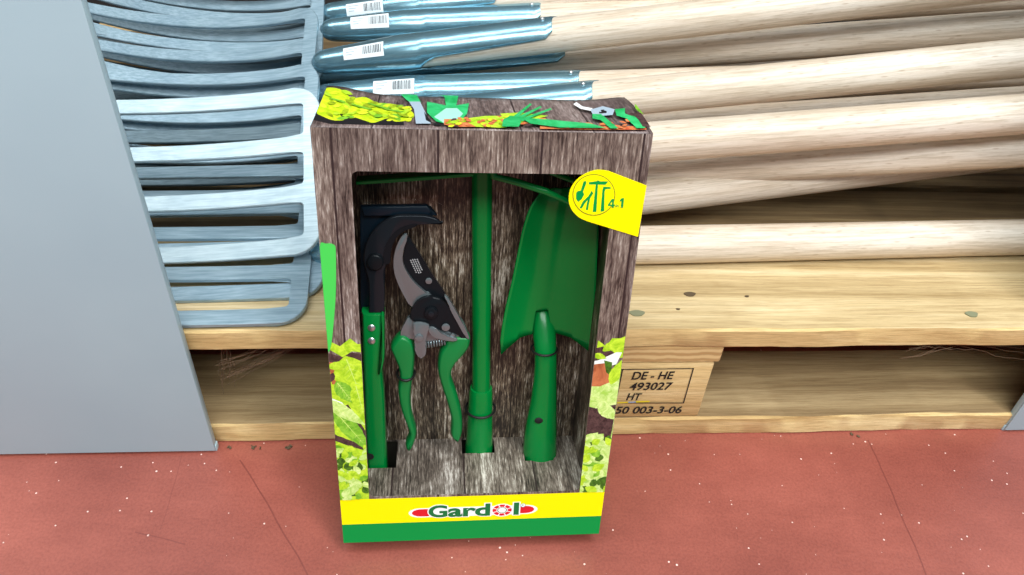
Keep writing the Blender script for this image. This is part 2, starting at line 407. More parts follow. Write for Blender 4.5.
m_head_bright = steel('bright silver lacquered steel', rgb(178,198,206), rgb(206,222,228), .25, .42)  # three tones of one steel: lightest for nearest head, darkest deep in pile
m_head = steel('silver lacquered steel', rgb(138,162,174), rgb(168,190,202), .35, .42)
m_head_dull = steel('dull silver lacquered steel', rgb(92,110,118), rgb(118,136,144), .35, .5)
m_sock = steel('blue tinted polished steel', rgb(128,170,186), rgb(156,194,206), .8, .24)
m_label = mat('white paper label', rgb(236,240,242), .6)
m_rivet = mat('steel rivet', rgb(205,210,212), .3, .9)
PITCH, TW = .0505, .0165
def fork(label, P, Q, x0, tilt, hm, curve=(0,0), lab=None, tip=.275, open_at=.12, slot=1.75, hr=.0188, pitch=PITCH, hy=0, ha=0, endx=None):
    """P, Q: points of the handle axis seen at the picture's x=310 and x=1024"""
    X = (Q-P).normalized(); O = P+X*x0
    Yv = Vector((0, math.cos(tilt), math.sin(tilt))); Yv = (Yv-X*Yv.dot(X)).normalized(); Z = X.cross(Yv)
    M = Matrix((X, Yv, Z)).transposed().to_4x4(); M.translation = O
    t = empty('garden_fork', M); HS = Vector((0, hy, 0)); tag(t, label, 'garden fork', 'garden forks piled on the pallet')
    th = .0052; c1, c2 = curve
    ca_, sa_ = math.cos(ha), math.sin(ha)
    def rot(x, y): return (x*ca_-y*sa_, x*sa_+y*ca_+hy)
    def bend(x, y):
        s = max(0, -x-.012); return c1*s+c2*s*s
    hw = pitch*1.5+TW/2; bw = .0145
    # crossbar with short stubs, rounded outer corners
    pts = []
    R_ = .024
    def arc(cx, cy, r, a0, a1, n=7): return [(cx+r*math.cos(a0+(a1-a0)*i/n), cy+r*math.sin(a0+(a1-a0)*i/n)) for i in range(n+1)]
    bow = lambda y: -.004*(y/hw)**2
    out = [(-.036, hw)]+arc(-R_, hw-R_, R_, PI/2, 0)+arc(-R_, -hw+R_, R_, 0, -PI/2)+[(-.036, -hw)]
    inner = []
    ri = .0045
    for k in range(4):
        yc = -pitch*1.5+pitch*k
        if k > 0: inner += [(-.036, yc-TW/2)]
        if k < 3:
            y1, y2 = yc+TW/2, yc+pitch-TW/2
            inner += [(-.036, y1)]+[(-bw-ri+ri*math.sin(a), y1+ri-ri*math.cos(a)) for a in (0,.4,.8,1.2,PI/2)]+[(-bw-ri+ri*math.cos(a), y2-ri+ri*math.sin(a)) for a in (0,.4,.8,1.2,PI/2)]
    ring = out+inner
    bm = bmesh.new()
    for z0 in (0,): 
        a = [bm.verts.new((*rot(x, y), bend(x,y)+th/2)) for x, y in ring]; b_ = [bm.verts.new((*rot(x, y), bend(x,y)-th/2)) for x, y in ring]
        n = len(ring); f1 = bm.faces.new(a); f2 = bm.faces.new(b_[::-1])
        for i in range(n): bm.faces.new((a[(i+1) % n], a[i], b_[i], b_[(i+1) % n]))
        bmesh.ops.bevel(bm, geom=list(f1.edges)+list(f2.edges), offset=.0008, segments=1, affect='EDGES')
        bmesh.ops.triangulate(bm, faces=[f for f in bm.faces if len(f.verts) > 4])
    bobj('crossbar', bm, hm, t, smooth=False)
    LEN = .30
    for k in range(4):
        yc = -pitch*1.5+pitch*k; bm = bmesh.new(); rg = []
        for i in range(25):
            s = .031+(LEN-.031)*i/24; u = i/24
            wd = TW/2*(1-.15*u) if u < .85 else TW/2*(.8725)*(1-((u-.85)/.15)**1.5*.88); tt = th/2*(1-.3*u)
            x = -s; zb = bend(x, yc); bv = .0008; yo = yc*(1-.06*u*u)
            rg.append([bm.verts.new((*rot(x, yo+a), zb+c_)) for a, c_ in ((-wd,-tt+bv),(-wd,tt-bv),(-wd+bv,tt),(wd-bv,tt),(wd,tt-bv),(wd,-tt+bv),(wd-bv,-tt),(-wd+bv,-tt))])
        for a, b_ in zip(rg, rg[1:]):
            for j in range(8): bm.faces.new((a[j], a[(j+1) % 8], b_[(j+1) % 8], b_[j]))
        bm.faces.new(rg[-1][::-1]); bobj('tine', bm, hm, t, smooth=False)
    # socket
    bm = bmesh.new(); rgs = []; SEG = 32
    xs = [-.002,.0015,.005,.010,.016,.025,.04,.06,.08,.10]+[open_at+(tip-open_at)*i/22 for i in range(23)]
    ctr = 1.95
    for x in xs:
        if x < .016: r = .0125*math.sqrt(max(.05, 1-((.016-x)/.019)**2))+.0010
        else: r = .0135+(hr+.0009-.0135)*min(1, (x-.016)/.085)
        if x <= open_at: half = .02
        else:
            u = (x-open_at)/(tip-open_at)
            half = .02+.75*math.sqrt(min(1, u/.12))+.32*u
            if u > .9: half += (1-math.sqrt(max(0, 1-((u-.9)/.1)**2)))*2.0
        half = min(half, PI-.04); a0, a1 = ctr+half, ctr+2*PI-half
        rgs.append([bm.verts.new((x, -r*math.sin(a0+(a1-a0)*k/SEG), r*math.cos(a0+(a1-a0)*k/SEG))) for k in range(SEG+1)])
    for a, b_ in zip(rgs, rgs[1:]):
        for k in range(SEG): bm.faces.new((a[k], a[k+1], b_[k+1], b_[k]))
    bmesh.ops.recalc_face_normals(bm, faces=bm.faces)
    ss = bobj('socket', bm, m_sock, t); sm = ss.modifiers.new('sheet', 'SOLIDIFY'); sm.thickness = .0008; sm.offset = 0
    bm = bmesh.new(); ra = ctr+PI; rx = tip-.016; rr = hr+.0012
    cpos = Vector((rx, -rr*math.sin(ra+.0), rr*math.cos(ra))); 
    ra = -.35; cpos = Vector((rx, -rr*math.sin(ra), rr*math.cos(ra)))
    bmesh.ops.create_uvsphere(bm, u_segments=12, v_segments=8, radius=.0026, matrix=Matrix.Translation(cpos)); bobj('rivet', bm, m_rivet, ss)
    # handle
    bm = bmesh.new(); hx1 = endx or 1.12
    path = [(.085,0,0),(.3,0,0),(.6,0,0),(hx1-.02,0,0),(hx1-.006,0,0),(hx1,0,0)]
    add_tube(bm, path, [hr*.92, hr, hr, hr, hr*.9, hr*.6], 40); bobj('handle', bm, m_beech, t)
    if lab is not None:
        lx, la, lb = lab
        bm = bmesh.new(); r = hr*.93
        def pt(x, a, rr):
            f = min(1, max(0, (x-.016)/.085)); rb = .0135+(hr+.0009-.0135)*f
            return (x, -(rb+rr)*math.sin(a), (rb+rr)*math.cos(a))
        def patch(x0, x1, a0, a1, rr, mi, n=8):
            g = [[bm.verts.new(pt(x, a0+(a1-a0)*i/n, rr)) for i in range(n+1)] for x in (x0, x1)]
            for i in range(n):
                f = bm.faces.new((g[0][i], g[0][i+1], g[1][i+1], g[1][i])); f.material_index = mi
        patch(lx, lx+.046, la, lb, .0012, 0)
        rnd = random.Random(int(lx*1e4)); x = lx+.022
        while x < lx+.043:
            wv_ = rnd.choice((.0005,.0008,.0012)); patch(x, x+wv_, la+(lb-la)*.15, la+(lb-la)*.72, .0014, 1, 4); x += wv_+rnd.choice((.0006,.001))
        for q in range(3): patch(lx+.003, lx+.016-q*.003, la+(lb-la)*(.2+.2*q), la+(lb-la)*(.26+.2*q), .0014, 2, 2)
        bobj('barcode_label', bm, [m_label, mat('label ink', rgb(70,78,84), .7), mat('label grey ink', rgb(170,180,188), .7)], t)
    return t
FK = [
 ('topmost garden fork, its beech handle running along the top edge of the photo', (16,.93),(-42,.89), .016, .50, 'm', (-.15,1.5), (.034,.1,1.0), .225, 0),
 ('garden fork whose labelled socket lies between the two topmost sockets', (31,.905),(-4,.93), .016, .50, 'm', (-.15,1.5), (.036,-.2,.75), .27, 0),
 ('garden fork with thick beech handle and long pointed socket tip, above the box top', (64,.84),(-20,.77), .006, .50, 'm', (-.15,1.5), (.038,-.1,.75), .275, 0),
 ('garden fork with shaded handle directly under the long socketed fork', (76,.90),(27,.83), .006, .50, 'd', (-.15,1.4), None, .31, 0),
 ('garden fork lying deep in the pile, only a grey-brown sliver of handle showing', (92,.935),(48,.90), .006, .50, 'd', (-.15,1.4), None, .27, 0),
 ('garden fork with a labelled socket and flat handle just behind the box top', (97,.845),(74,.82), .006, .50, 'm', (-.15,1.3), (.070,-.25,.65), .305, 0),
 ('garden fork with bright handle rising right from the box top corner', (128,.79),(58,.72), .006, .52, 'm', (-.12,1.2), None, .30, 0),
 ('garden fork deep in the pile, a pale sliver of handle at the right edge', (112,.895),(100,.84), .006, .52, 'd', (-.12,1.2), None, .27, 0),
 ('garden fork with brown shaded handle between two bright handles right of the box', (150,.85),(104,.79), .006, .52, 'd', (-.1,1.0), None, .27, 0),
 ('nearest garden fork, bright four tined head facing out and white handle right of box', (168,.69),(114,.70), .010, .62, 'b', (-.10,.75), None, .27, 0),
 ('garden fork with tan handle pressed under the nearest bright handle', (188,.775),(148,.74), .010, .60, 'd', (-.06,.6), None, .27, -.008),
 ('garden fork hidden low in the pile, a grey shaded handle beside the yellow sticker', (206,.785),(128,.82), .012, .52, 'd', (-.03,.5), None, .27, -.004),
 ('garden fork with handle slanting up to the right above the bare dark deck', (236,.706),(150,.81), .016, .26, 'm', (.045,.08), None, .27, .010),
]
HM = {'b': m_head_bright, 'm': m_head, 'd': m_head_dull}
for (lb, a, b2, x0, tilt, hm, cv, lab, tip, hy) in FK:
    fork(lb, atD(310, *a), atD(1024, *b2), x0, tilt, HM[hm], cv, lab, tip, hy=hy, ha=-.08 if tilt == .26 else 0)
fork('lowest garden fork, lying on the deck boards with a straight pale handle', atz(310,252,.1632), atz(1024,237,.1632), .002, .18, m_head, (-.0,.10), None, .27)

# ------------------------------------------------------------------ the boxed tool set
BO = Vector((-0.12438671, 0.34612679, 0.01561939))
BR = Vector((0.99172472, 0.12831893, -0.00404041)); BU = Vector((-0.02112382, 0.19413838, 0.98074669)); BK = Vector((-0.12663276, 0.97254539, -0.19524241))
BM = Matrix((BR, BK, BU)).transposed().to_4x4(); BM.translation = BO
BMI = BM.inverted()
def bx(px, py, dep=0.0):
    """picture point -> (across, up) on the plane at this depth behind the box front"""
    n = BK; r = ray(px, py); t = n.dot(BO+BK*dep-EYE)/n.dot(r); q = BMI @ (EYE+r*t); return (q.x, q.z)
def bxs(pts, dep=0.0): return [bx(p[0], p[1], dep) for p in pts]
def crop(pts, ox, oy, sc): return [(ox+p[0]/sc, oy+p[1]/sc) for p in pts]
W_, HT, DP = .2172, .3528, .085
WX0, WX1, WZ0, WZ1 = .0235, .1955, .0497, .3250

def plank_print(name, cols, joint, seam=.0):
    """printed weathered planks, grain upright"""
    m = mat(name, cols[1], .42); N, L, b = nodes(m)
    v = coords(N, L, (1,1,.014)); n1 = noise(N, L, v, 620, 6, .8, .2)
    v2 = coords(N, L, (1,1,.3)); n2 = noise(N, L, v2, 40, 5, .65, .4)
    n4 = noise(N, L, coords(N, L, (1,1,.12)), 900, 3, .7)
    a = N.new('ShaderNodeMath'); a.operation = 'ADD'; L.new(n1, a.inputs[0]); L.new(n2, a.inputs[1])
    a1 = N.new('ShaderNodeMath'); a1.operation = 'ADD'; L.new(a.outputs[0], a1.inputs[0]); L.new(n4, a1.inputs[1])
    h = N.new('ShaderNodeMath'); h.operation = 'DIVIDE'; h.inputs[1].default_value = 3; L.new(a1.outputs[0], h.inputs[0])
    r = ramp(N, [(.41, cols[0]), (.48, cols[1]), (.54, cols[2]), (.61, cols[3])]); L.new(h.outputs[0], r.inputs[0])
    # plank joints
    t = N.new('ShaderNodeTexCoord'); s = N.new('ShaderNodeSeparateXYZ'); L.new(t.outputs['Object'], s.inputs[0])
    ad = N.new('ShaderNodeMath'); ad.operation = 'ADD'; ad.inputs[1].default_value = seam; L.new(s.outputs['X'], ad.inputs[0])
    dv = N.new('ShaderNodeMath'); dv.operation = 'DIVIDE'; dv.inputs[1].default_value = joint; L.new(ad.outputs[0], dv.inputs[0])
    fr = N.new('ShaderNodeMath'); fr.operation = 'FRACT'; L.new(dv.outputs[0], fr.inputs[0])
    l_ = N.new('ShaderNodeMath'); l_.operation = 'LESS_THAN'; l_.inputs[1].default_value = .022; L.new(fr.outputs[0], l_.inputs[0])
    fl = N.new('ShaderNodeMath'); fl.operation = 'FLOOR'; L.new(dv.outputs[0], fl.inputs[0])
    wn = N.new('ShaderNodeTexWhiteNoise'); wn.noise_dimensions = '1D'; L.new(fl.outputs[0], wn.inputs['W'])
    rt = ramp(N, [(0, (.78,.74,.76,1)), (1, (1,.97,.95,1))]); L.new(wn.outputs['Value'], rt.inputs[0])
    c = mix(N, L, r.outputs[0], rt.outputs[0], 1, 'MULTIPLY')
    c = mix(N, L, c, rgb(48,34,34), l_.outputs[0])
    L.new(c, b.inputs['Base Color']); return m
m_front = plank_print('printed brown planks', (rgb(46,34,31), rgb(103,87,80), rgb(142,127,117), rgb(208,199,190)), .0665, .055)
m_topp = plank_print('printed dark planks', (rgb(62,48,46), rgb(104,88,84), rgb(134,116,112), rgb(176,164,158)), .047, .01)
m_ins = plank_print('printed weathered dark planks', (rgb(14,9,7), rgb(52,40,31), rgb(128,112,92), rgb(245,238,222)), .30, .02)
for nd in m_topp.node_tree.nodes:
    if nd.type == 'MAPPING':
        q_ = nd.inputs['Scale'].default_value; nd.inputs['Scale'].default_value = (q_[0], q_[2], q_[1])
m_card = mat('brown inner card', rgb(52,46,38), .85)
m_yel = mat('yellow print', rgb(255,238,0), .35)
m_grn = mat('green print', rgb(0,146,66), .35)
for m_ in (m_grn, m_yel): nodes(m_)[2].inputs['Specular IOR Level'].default_value = .2
box = empty('tool_set_box', BM)
tag(box, 'upright cardboard gift box with open window holding four green garden tools', 'box')
T = .0008
# front face: green band, yellow band, plank frame round the window
bm = bmesh.new()
def quadf(x0, x1, z0, z1, mi, d=0.0):
    f = bm.faces.new([bm.verts.new(p) for p in ((x0,d,z0),(x1,d,z0),(x1,d,z1),(x0,d,z1))]); f.material_index = mi
ZG, ZY = .0207, .0478
quadf(0, W_, 0, ZG, 1); quadf(0, W_, ZG, ZY, 2)
def rrect(x0, x1, z0, z1, r, n=8):
    out = []
    for cx_, cz, a0 in ((x1-r,z1-r,0),(x0+r,z1-r,PI/2),(x0+r,z0+r,PI),(x1-r,z0+r,3*PI/2)):
        out.append([(cx_+r*math.cos(a0+PI/2*i/n), cz+r*math.sin(a0+PI/2*i/n)) for i in range(n+1)])
    return out
cr = rrect(WX0, WX1, WZ0, WZ1, .0045)
outer = [(W_,HT),(0,HT),(0,ZY),(W_,ZY)]
ov = [bm.verts.new((x,0,z)) for x, z in outer]
iv = [[bm.verts.new((x,0,z)) for x, z in c_] for c_ in cr]
for k in range(4):
    for i in range(len(iv[k])-1): bm.faces.new((ov[k], iv[k][i], iv[k][i+1]))
    bm.faces.new((ov[k], iv[k][-1], iv[(k+1) % 4][0], ov[(k+1) % 4]))
fr = bobj('front_panel', bm, [m_front, m_grn, m_yel], box, smooth=False)
sm = fr.modifiers.new('card', 'SOLIDIFY'); sm.thickness = T; sm.offset = 0
# fix the card thickness to run inwards
# sides, back, bottom
for nm, x0, x1 in (('side_panel', 0.0002, T), ('side_panel', W_-T, W_-.0002)):
    bm = bmesh.new()
    for z0, z1, mi in ((.0005,ZG,1),(ZG,ZY,2),(ZY,HT-.0005,0)): add_box(bm, x0, x1, .0006, DP, z0, z1, 0, mi)
    bobj(nm, bm, [m_front, m_grn, m_yel], box, smooth=False)
bm = bmesh.new(); add_box(bm, T, W_-T, DP-T, DP-.0001, .0005, HT-.001); bobj('back_panel', bm, m_card, box, smooth=False)
bm = bmesh.new(); add_box(bm, T, W_-T, .0007, DP-T, .0003, .001); bobj('bottom_panel', bm, m_grn, box, smooth=False)
# top flap, slightly bowed at its rear corners
def top_z(s, d):
    u = s/W_; k = d/DP
    return HT+.0004+.0060*math.exp(-((u-.02)/.11)**2)*max(0, k)**1.2+.0042*math.exp(-((u-1.0)/.09)**2)*math.sin(PI*min(1, k)*.75)
def top_pt(px, py):
    """picture point -> (across, depth) on the box top"""
    n = BU; r = ray(px, py); t = n.dot(BO+BU*HT-EYE)/n.dot(r); q = BMI @ (EYE+r*t); return (q.x, q.y)
bm = bmesh.new(); NX, NY = 44, 10
g = [[bm.verts.new((W_*i/NX, DP*j/NY, top_z(W_*i/NX, DP*j/NY))) for j in range(NY+1)] for i in range(NX+1)]
for i in range(NX):
    for j in range(NY): bm.faces.new((g[i][j], g[i+1][j], g[i+1][j+1], g[i][j+1]))
tp = bobj('top_panel', bm, m_topp, box); sm = tp.modifiers.new('card', 'SOLIDIFY'); sm.thickness = .0005; sm.offset = -1
# inner card tray: rear panel, side linings, roof, ledge with the cut-outs
bm = bmesh.new(); add_box(bm, .003, W_-.003, DP-.013, DP-.0122, WZ0-.001, HT-.004); bobj('rear_insert', bm, m_ins, box, smooth=False)
DB = DP-.013
for x0, x1 in ((.0150,.0157),(W_-.0157,W_-.0150)):
    bm = bmesh.new(); add_box(bm, x0, x1, .0015, DB-.0003, WZ0, HT-.004); bobj('side_lining', bm, m_ins, box, smooth=False)
HOLES = []   # (x0, x1, d0, d1)
def ledge_pt(px, py):
    n = BU; r = ray(px, py); t = n.dot(BO+BU*WZ0-EYE)/n.dot(r); q = BMI @ (EYE+r*t); return (q.x, q.y)
def hole(pxl, pxr, py, dlen):
    a = ledge_pt(pxl, py); b2 = ledge_pt(pxr, py); HOLES.append((a[0], b2[0], a[1], min(DB-.002, a[1]+dlen))); return HOLES[-1]
h1 = hole(366, 396, 468, .036); h2 = hole(462, 495, 453, .022); h3 = hole(525, 554, 460.5, .024)
xs = sorted({.0158, W_-.0158}|{h[0] for h in HOLES}|{h[1] for h in HOLES}); ds = sorted({.001, DB-.0003}|{h[2] for h in HOLES}|{h[3] for h in HOLES})
bm = bmesh.new()
vg = {}
def gv(x, d):
    k = (round(x,6), round(d,6))
    if k not in vg: vg[k] = bm.verts.new((x, d, WZ0-.0008))
    return vg[k]
for i in range(len(xs)-1):
    for j in range(len(ds)-1):
        cxm, cd = (xs[i]+xs[i+1])/2, (ds[j]+ds[j+1])/2
        if any(h[0] < cxm < h[1] and h[2] < cd < h[3] for h in HOLES): continue
        bm.faces.new((gv(xs[i],ds[j]), gv(xs[i+1],ds[j]), gv(xs[i+1],ds[j+1]), gv(xs[i],ds[j+1])))
m_ledge = plank_print('printed weathered ledge planks', (rgb(38,33,29), rgb(96,86,76), rgb(142,132,120), rgb(222,216,204)), .060, .02)
# grain on the ledge runs front to back
for nd in m_ledge.node_tree.nodes:
    if nd.type == 'MAPPING':
        s = nd.inputs['Scale'].default_value; nd.inputs['Scale'].default_value = (s[0], s[2], s[1])
lg = bobj('ledge', bm, m_ledge, box, smooth=False); sm = lg.modifiers.new('card', 'SOLIDIFY'); sm.thickness = .0006; sm.offset = 0

# ---- prints on the faces
class Print:
    def __init__(self): self.bm = bmesh.new(); self.mats = []; self.k = 0
    def mi(self, m):
        if m not in self.mats: self.mats.append(m)
        return self.mats.index(m)
    def poly(self, pts, m, step=True):
        if len(pts) < 3: return
        if step: self.k += 1
        d = -.00045-.0000035*self.k
        try: f = self.bm.faces.new([self.bm.verts.new((x, d, z)) for x, z in pts]); f.material_index = self.mi(m)
        except ValueError: pass
    def build(self, name, parent):
        return bobj(name, self.bm, self.mats, parent, smooth=False)
def clip(poly, x0, x1, z0, z1):
    def cut(ps, f, inter):
        out = []
        for i in range(len(ps)):
            a, b_ = ps[i-1], ps[i]; fa, fb = f(a), f(b_)
            if fa != fb: out.append(inter(a, b_))
            if fb: out.append(b_)
        return out
    def ix(c_): return lambda a, b_: (c_, a[1]+(b_[1]-a[1])*(c_-a[0])/(b_[0]-a[0]))
    def iz(c_): return lambda a, b_: (a[0]+(b_[0]-a[0])*(c_-a[1])/(b_[1]-a[1]), c_)
    for f, it in ((lambda p: p[0] >= x0, ix(x0)), (lambda p: p[0] <= x1, ix(x1)), (lambda p: p[1] >= z0, iz(z0)), (lambda p: p[1] <= z1, iz(z1))):
        if not poly: return []
        poly = cut(poly, f, it)
    return poly
def leafm(name, c0, c1, sc=160):
    m = mat(name, c0, .4); N, L, b = nodes(m); n = noise(N, L, coords(N, L), sc, 4, .7, 1.0)
    r = ramp(N, [(.36, c0), (.62, c1)]); L.new(n, r.inputs[0]); L.new(r.outputs[0], b.inputs['Base Color']); return m
l_lime = leafm('printed lime leaf', rgb(150,196,20), rgb(206,236,60))
l_pale = leafm('printed pale leaf', rgb(168,210,84), rgb(226,244,160))
l_mid = leafm('printed green leaf', rgb(92,160,28), rgb(150,204,60))
l_dark = leafm('printed dark leaf', rgb(34,72,16), rgb(82,130,30))
l_soil = leafm('printed soil', rgb(44,28,30), rgb(92,66,64), 300)
l_pot = leafm('printed terracotta', rgb(150,74,40), rgb(204,120,76), 60)
l_white = mat('printed white', rgb(240,244,236), .4)
m_or = leafm('printed orange leaf', rgb(200,80,50), rgb(232,150,90), 200); l_or = m_or
l_vein = mat('printed leaf vein', rgb(206,232,120), .4)
def leaf(cx_, cz, ln, wd, ang, wav=0.0, n=14, rnd=random):
    pts = []
    for side in (1, -1):
        for i in range(n+1):
            t = i/n if side > 0 else 1-i/n
            w2 = wd*math.sin(PI*t**.8)*.5*(1+(wav*math.sin(t*34+side) if wav else 0))
            pts.append((t*ln-ln/2, side*w2))
    c_, s_ = math.cos(ang), math.sin(ang)
    return [(cx_+x*c_-z*s_, cz+x*s_+z*c_) for x, z in pts]
def vein(cx_, cz, ln, ang, w2=.0004):
    c_, s_ = math.cos(ang), math.sin(ang)
    return [(cx_+x*c_-z*s_, cz+x*s_+z*c_) for x, z in ((-ln/2,-w2),(ln/2,0),(-ln/2,w2))]
P = Print(); rnd = random.Random(11)
LX0, LX1 = .0002, WX0-.0003; RX0, RX1 = WX1+.0003, W_-.0002
def strip(x0, x1, items):
    for (m, lf) in items:
        P.poly(clip(lf, x0, x1, ZY+.0001, HT), m)
def B(*pts): return bxs(pts)
# left strip: soil patches, big leaves, small leaf cluster
strip(LX0, LX1, [
 (l_lime, B((328,372),(370,372),(370,500),(338,500))),
 (l_soil, B((326,352),(340,356),(352,352),(372,356),(372,366),(352,368),(334,374))),
 (l_lime, B((328,340),(340,346),(350,338),(358,344),(370,341),(370,353),(352,351),(343,357),(329,349))),
 (l_pot, B((329,362),(337,362),(340,372),(338,384),(332,384))),
 (l_soil, B((330,374),(338,370),(336,378),(331,382))),
 (l_soil, B((330,412),(348,404),(372,440),(372,452),(350,446),(334,440))),
 (l_white, B((332,398),(342,402),(352,414),(346,414),(333,408))),
])
def L_(px, py, lpx, wpx, deg, m, wav=.05, v=True):
    c0 = bx(px, py); s_ = .00078; x0, x1 = (LX0, LX1) if px < 450 else (RX0, RX1)
    P.poly(clip(leaf(c0[0], c0[1], lpx*s_, wpx*s_, math.radians(deg), wav), x0, x1, ZY+.0001, HT), m)
    if v:
        P.poly(clip(vein(c0[0], c0[1], lpx*s_*.85, math.radians(deg)), x0, x1, ZY+.0001, HT), l_vein)
        for q in range(-3, 4):
            if q == 0: continue
            a = math.radians(deg); xx = q*lpx*s_*.11
            for sg in (1, -1):
                bx_, bz_ = c0[0]+xx*math.cos(a), c0[1]+xx*math.sin(a)
                P.poly(clip(vein(bx_+.3*wpx*s_*math.cos(a+sg*.9)*.5, bz_+.3*wpx*s_*math.sin(a+sg*.9)*.5, wpx*s_*.34, a+sg*.9, .00018), x0, x1, ZY+.0001, HT), l_vein)
L_(354,378,52,34,-75,l_lime); L_(345,392,30,16,-60,l_mid); L_(338,425,62,22,-48,l_lime); L_(352,430,66,18,-58,l_mid)
L_(345,412,50,14,-40,l_pale); L_(360,400,40,16,-80,l_lime); L_(338,365,20,9,10,l_lime,.1,False)
for k in range(70):
    px = rnd.uniform(335,368); py = 446+rnd.random()*52
    L_(px, py, rnd.uniform(8,14), rnd.uniform(6,10), rnd.uniform(20,160), rnd.choice((l_pale,l_pale,l_mid,l_lime,l_dark)) if k < 55 else rnd.choice((l_pale,l_lime)), .04, False)
# bright green corner of the side print
P.poly(clip([bx(*p) for p in catmull([(320,246),(326,243),(334,244),(336,252),(336,290),(334,320),(331,346),(327,346),(322,290)], 4)], LX0, LX1, ZY, HT), mat('printed bright green', rgb(70,206,84), .4))
lp = P.build('salad_leaf_print', fr); lp['label'] = 'printed photograph of lime green salad leaves, left of the window'
P = Print()
# right strip
P.poly([(RX0,ZY+.0001),(RX1,ZY+.0001),(RX1,bx(625,395)[1]),(RX0,bx(590,398)[1])], l_pale)
strip(RX0, RX1, [
 (l_lime, B((598,340),(606,346),(612,338),(620,338),(630,334),(630,356),(604,360),(596,352))),
 (l_soil, B((585,350),(604,346),(614,352),(612,362),(588,364))),
 (l_white, B((585,362),(598,360),(616,352),(622,352),(616,364),(600,368),(584,368))),
 (l_pot, B((585,365),(612,362),(611,384),(600,390),(584,388))),
 (l_dark, B((604,360),(612,362),(611,376),(606,372))),
 (l_pale, B((583,386),(600,386),(614,380),(622,360),(630,360),(616,420),(580,410))),
 (l_soil, B((580,404),(596,408),(616,404),(612,430),(600,440),(578,440))),
 (l_soil, B((575,436),(612,430),(608,446),(576,450))),
])
L_(596,398,34,20,-20,l_pale); L_(608,412,30,14,-40,l_pale,.05,False); L_(616,372,30,12,75,l_lime,.05,False); L_(611,345,20,9,40,l_lime,.1,False); L_(600,356,14,7,-20,l_lime,.1,False)
for k in range(80):
    px = rnd.uniform(576,612); py = 436+rnd.random()*58
    L_(px, py, rnd.uniform(9,16), rnd.uniform(7,12), rnd.uniform(20,160), rnd.choice((l_pale,l_pale,l_mid,l_lime,l_dark)) if k < 60 else rnd.choice((l_pale,l_lime)), .04, False)
lp = P.build('salad_leaf_print', fr); lp['label'] = 'printed photograph of leaves and terracotta pot, right of the window'

# logo on the yellow band
m_red = mat('red print', rgb(224,22,40), .35); m_wp = mat('white print', rgb(250,250,250), .35); m_gd = mat('dark green print', rgb(0,112,58), .35)
la, lbx = bx(411,513.5), bx(536,508.5)
lc = ((la[0]+lbx[0])/2, (la[1]+lbx[1])/2); LR = math.atan2(lbx[1]-la[1], lbx[0]-la[0])
def lg2(p): return bx(*p)
P = Print()
def capsule(x0, x1, z, r, n=12):
    return [(x1+r*1.9*math.cos(a), z+r*math.sin(a)) for a in [-PI/2+PI*i/n for i in range(n+1)]]+[(x0+r*1.9*math.cos(a), z+r*math.sin(a)) for a in [PI/2+PI*i/n for i in range(n+1)]]
A0 = bx(410,513.0); A1 = bx(536,508.6); zc = (A0[1]+A1[1])/2; xa, xb = A0[0], A1[0]
P.poly(capsule(xa+.0085, xb-.0085, zc, .0051), m_wp)
xl_, xr_ = bx(429,513)[0], bx(517,510)[0]
P.poly([p for p in capsule(xa+.0092, xb-.0092, zc, .0040) if p[0] < (xa+xb)/2]+[(xl_, zc-.0040),(xl_, zc+.0040)], m_red)
P.poly([p for p in capsule(xa+.0092, xb-.0092, zc, .0040) if p[0] > (xa+xb)/2]+[(xr_, zc+.0040),(xr_, zc-.0040)], m_red)
P.k += 40
bm = P.bm
def pt_text(s, pl, pr, zb, size, off, m):
    x0 = bx(pl, 512)[0]; x1 = bx(pr, 512)[0]; me = text_mesh(s, size, 0); wd = max(v.co.x for v in me.vertices); mn = min(v.co.x for v in me.vertices); bpy.data.meshes.remove(me)
    P.k += 8; sx = (x1-x0)/(wd-mn)
    add_text(bm, s, x0-mn*sx, zb, -.00045-.0000035*P.k, size, off, 0, sx, P.mi(m))
zb = zc-.0047
for off, m in ((.00135, m_wp), (.00060, m_gd)):
    pt_text('G', 429.5, 446.5, zb, .0175, off, m); pt_text('ard', 449, 489, zb, .0182, off, m); pt_text('l', 514.5, 517.5, zb, .0182, off, m)
oc = (bx(502,509.5)[0], zc+.0005)
def ring(cx_, cz, r, n=30, sx=1): return [(cx_+r*sx*math.cos(2*PI*i/n), cz+r*math.sin(2*PI*i/n)) for i in range(n)]
P.k += 20; P.poly(ring(*oc, .0071, sx=1.3), m_wp); P.poly(ring(*oc, .0062, sx=1.3), m_red)
for q in range(8):
    a = 2*PI*q/8+.39; c_, s_ = math.cos(a), math.sin(a); P.poly([(oc[0]+(x*c_-z*s_)*1.3, oc[1]+x*s_+z*c_) for x, z in ((.002,-.00022),(.0064,-.0004),(.0064,.0004),(.002,.00022))], m_wp, q == 0)
P.poly(ring(*oc, .0036, sx=1.3), m_wp); P.poly(ring(*oc, .0031, sx=1.3), m_gd); P.poly(ring(*oc, .0026, sx=1.3), m_wp)
rc = (bx(523,503)[0], zc+.0052); P.k += 10
P.poly(ring(*rc, .0021), mat('pale blue print', rgb(120,170,200), .4)); P.poly(ring(*rc, .0017), m_wp)
P.k += 3; add_text(bm, 'R', rc[0]-.0009, rc[1]-.0010, -.00045-.0000035*P.k, .0028, 0, 0, 1, P.mi(m_gd))
lo = P.build('brand_logo', fr); lo['label'] = 'green and red word logo on the yellow band'

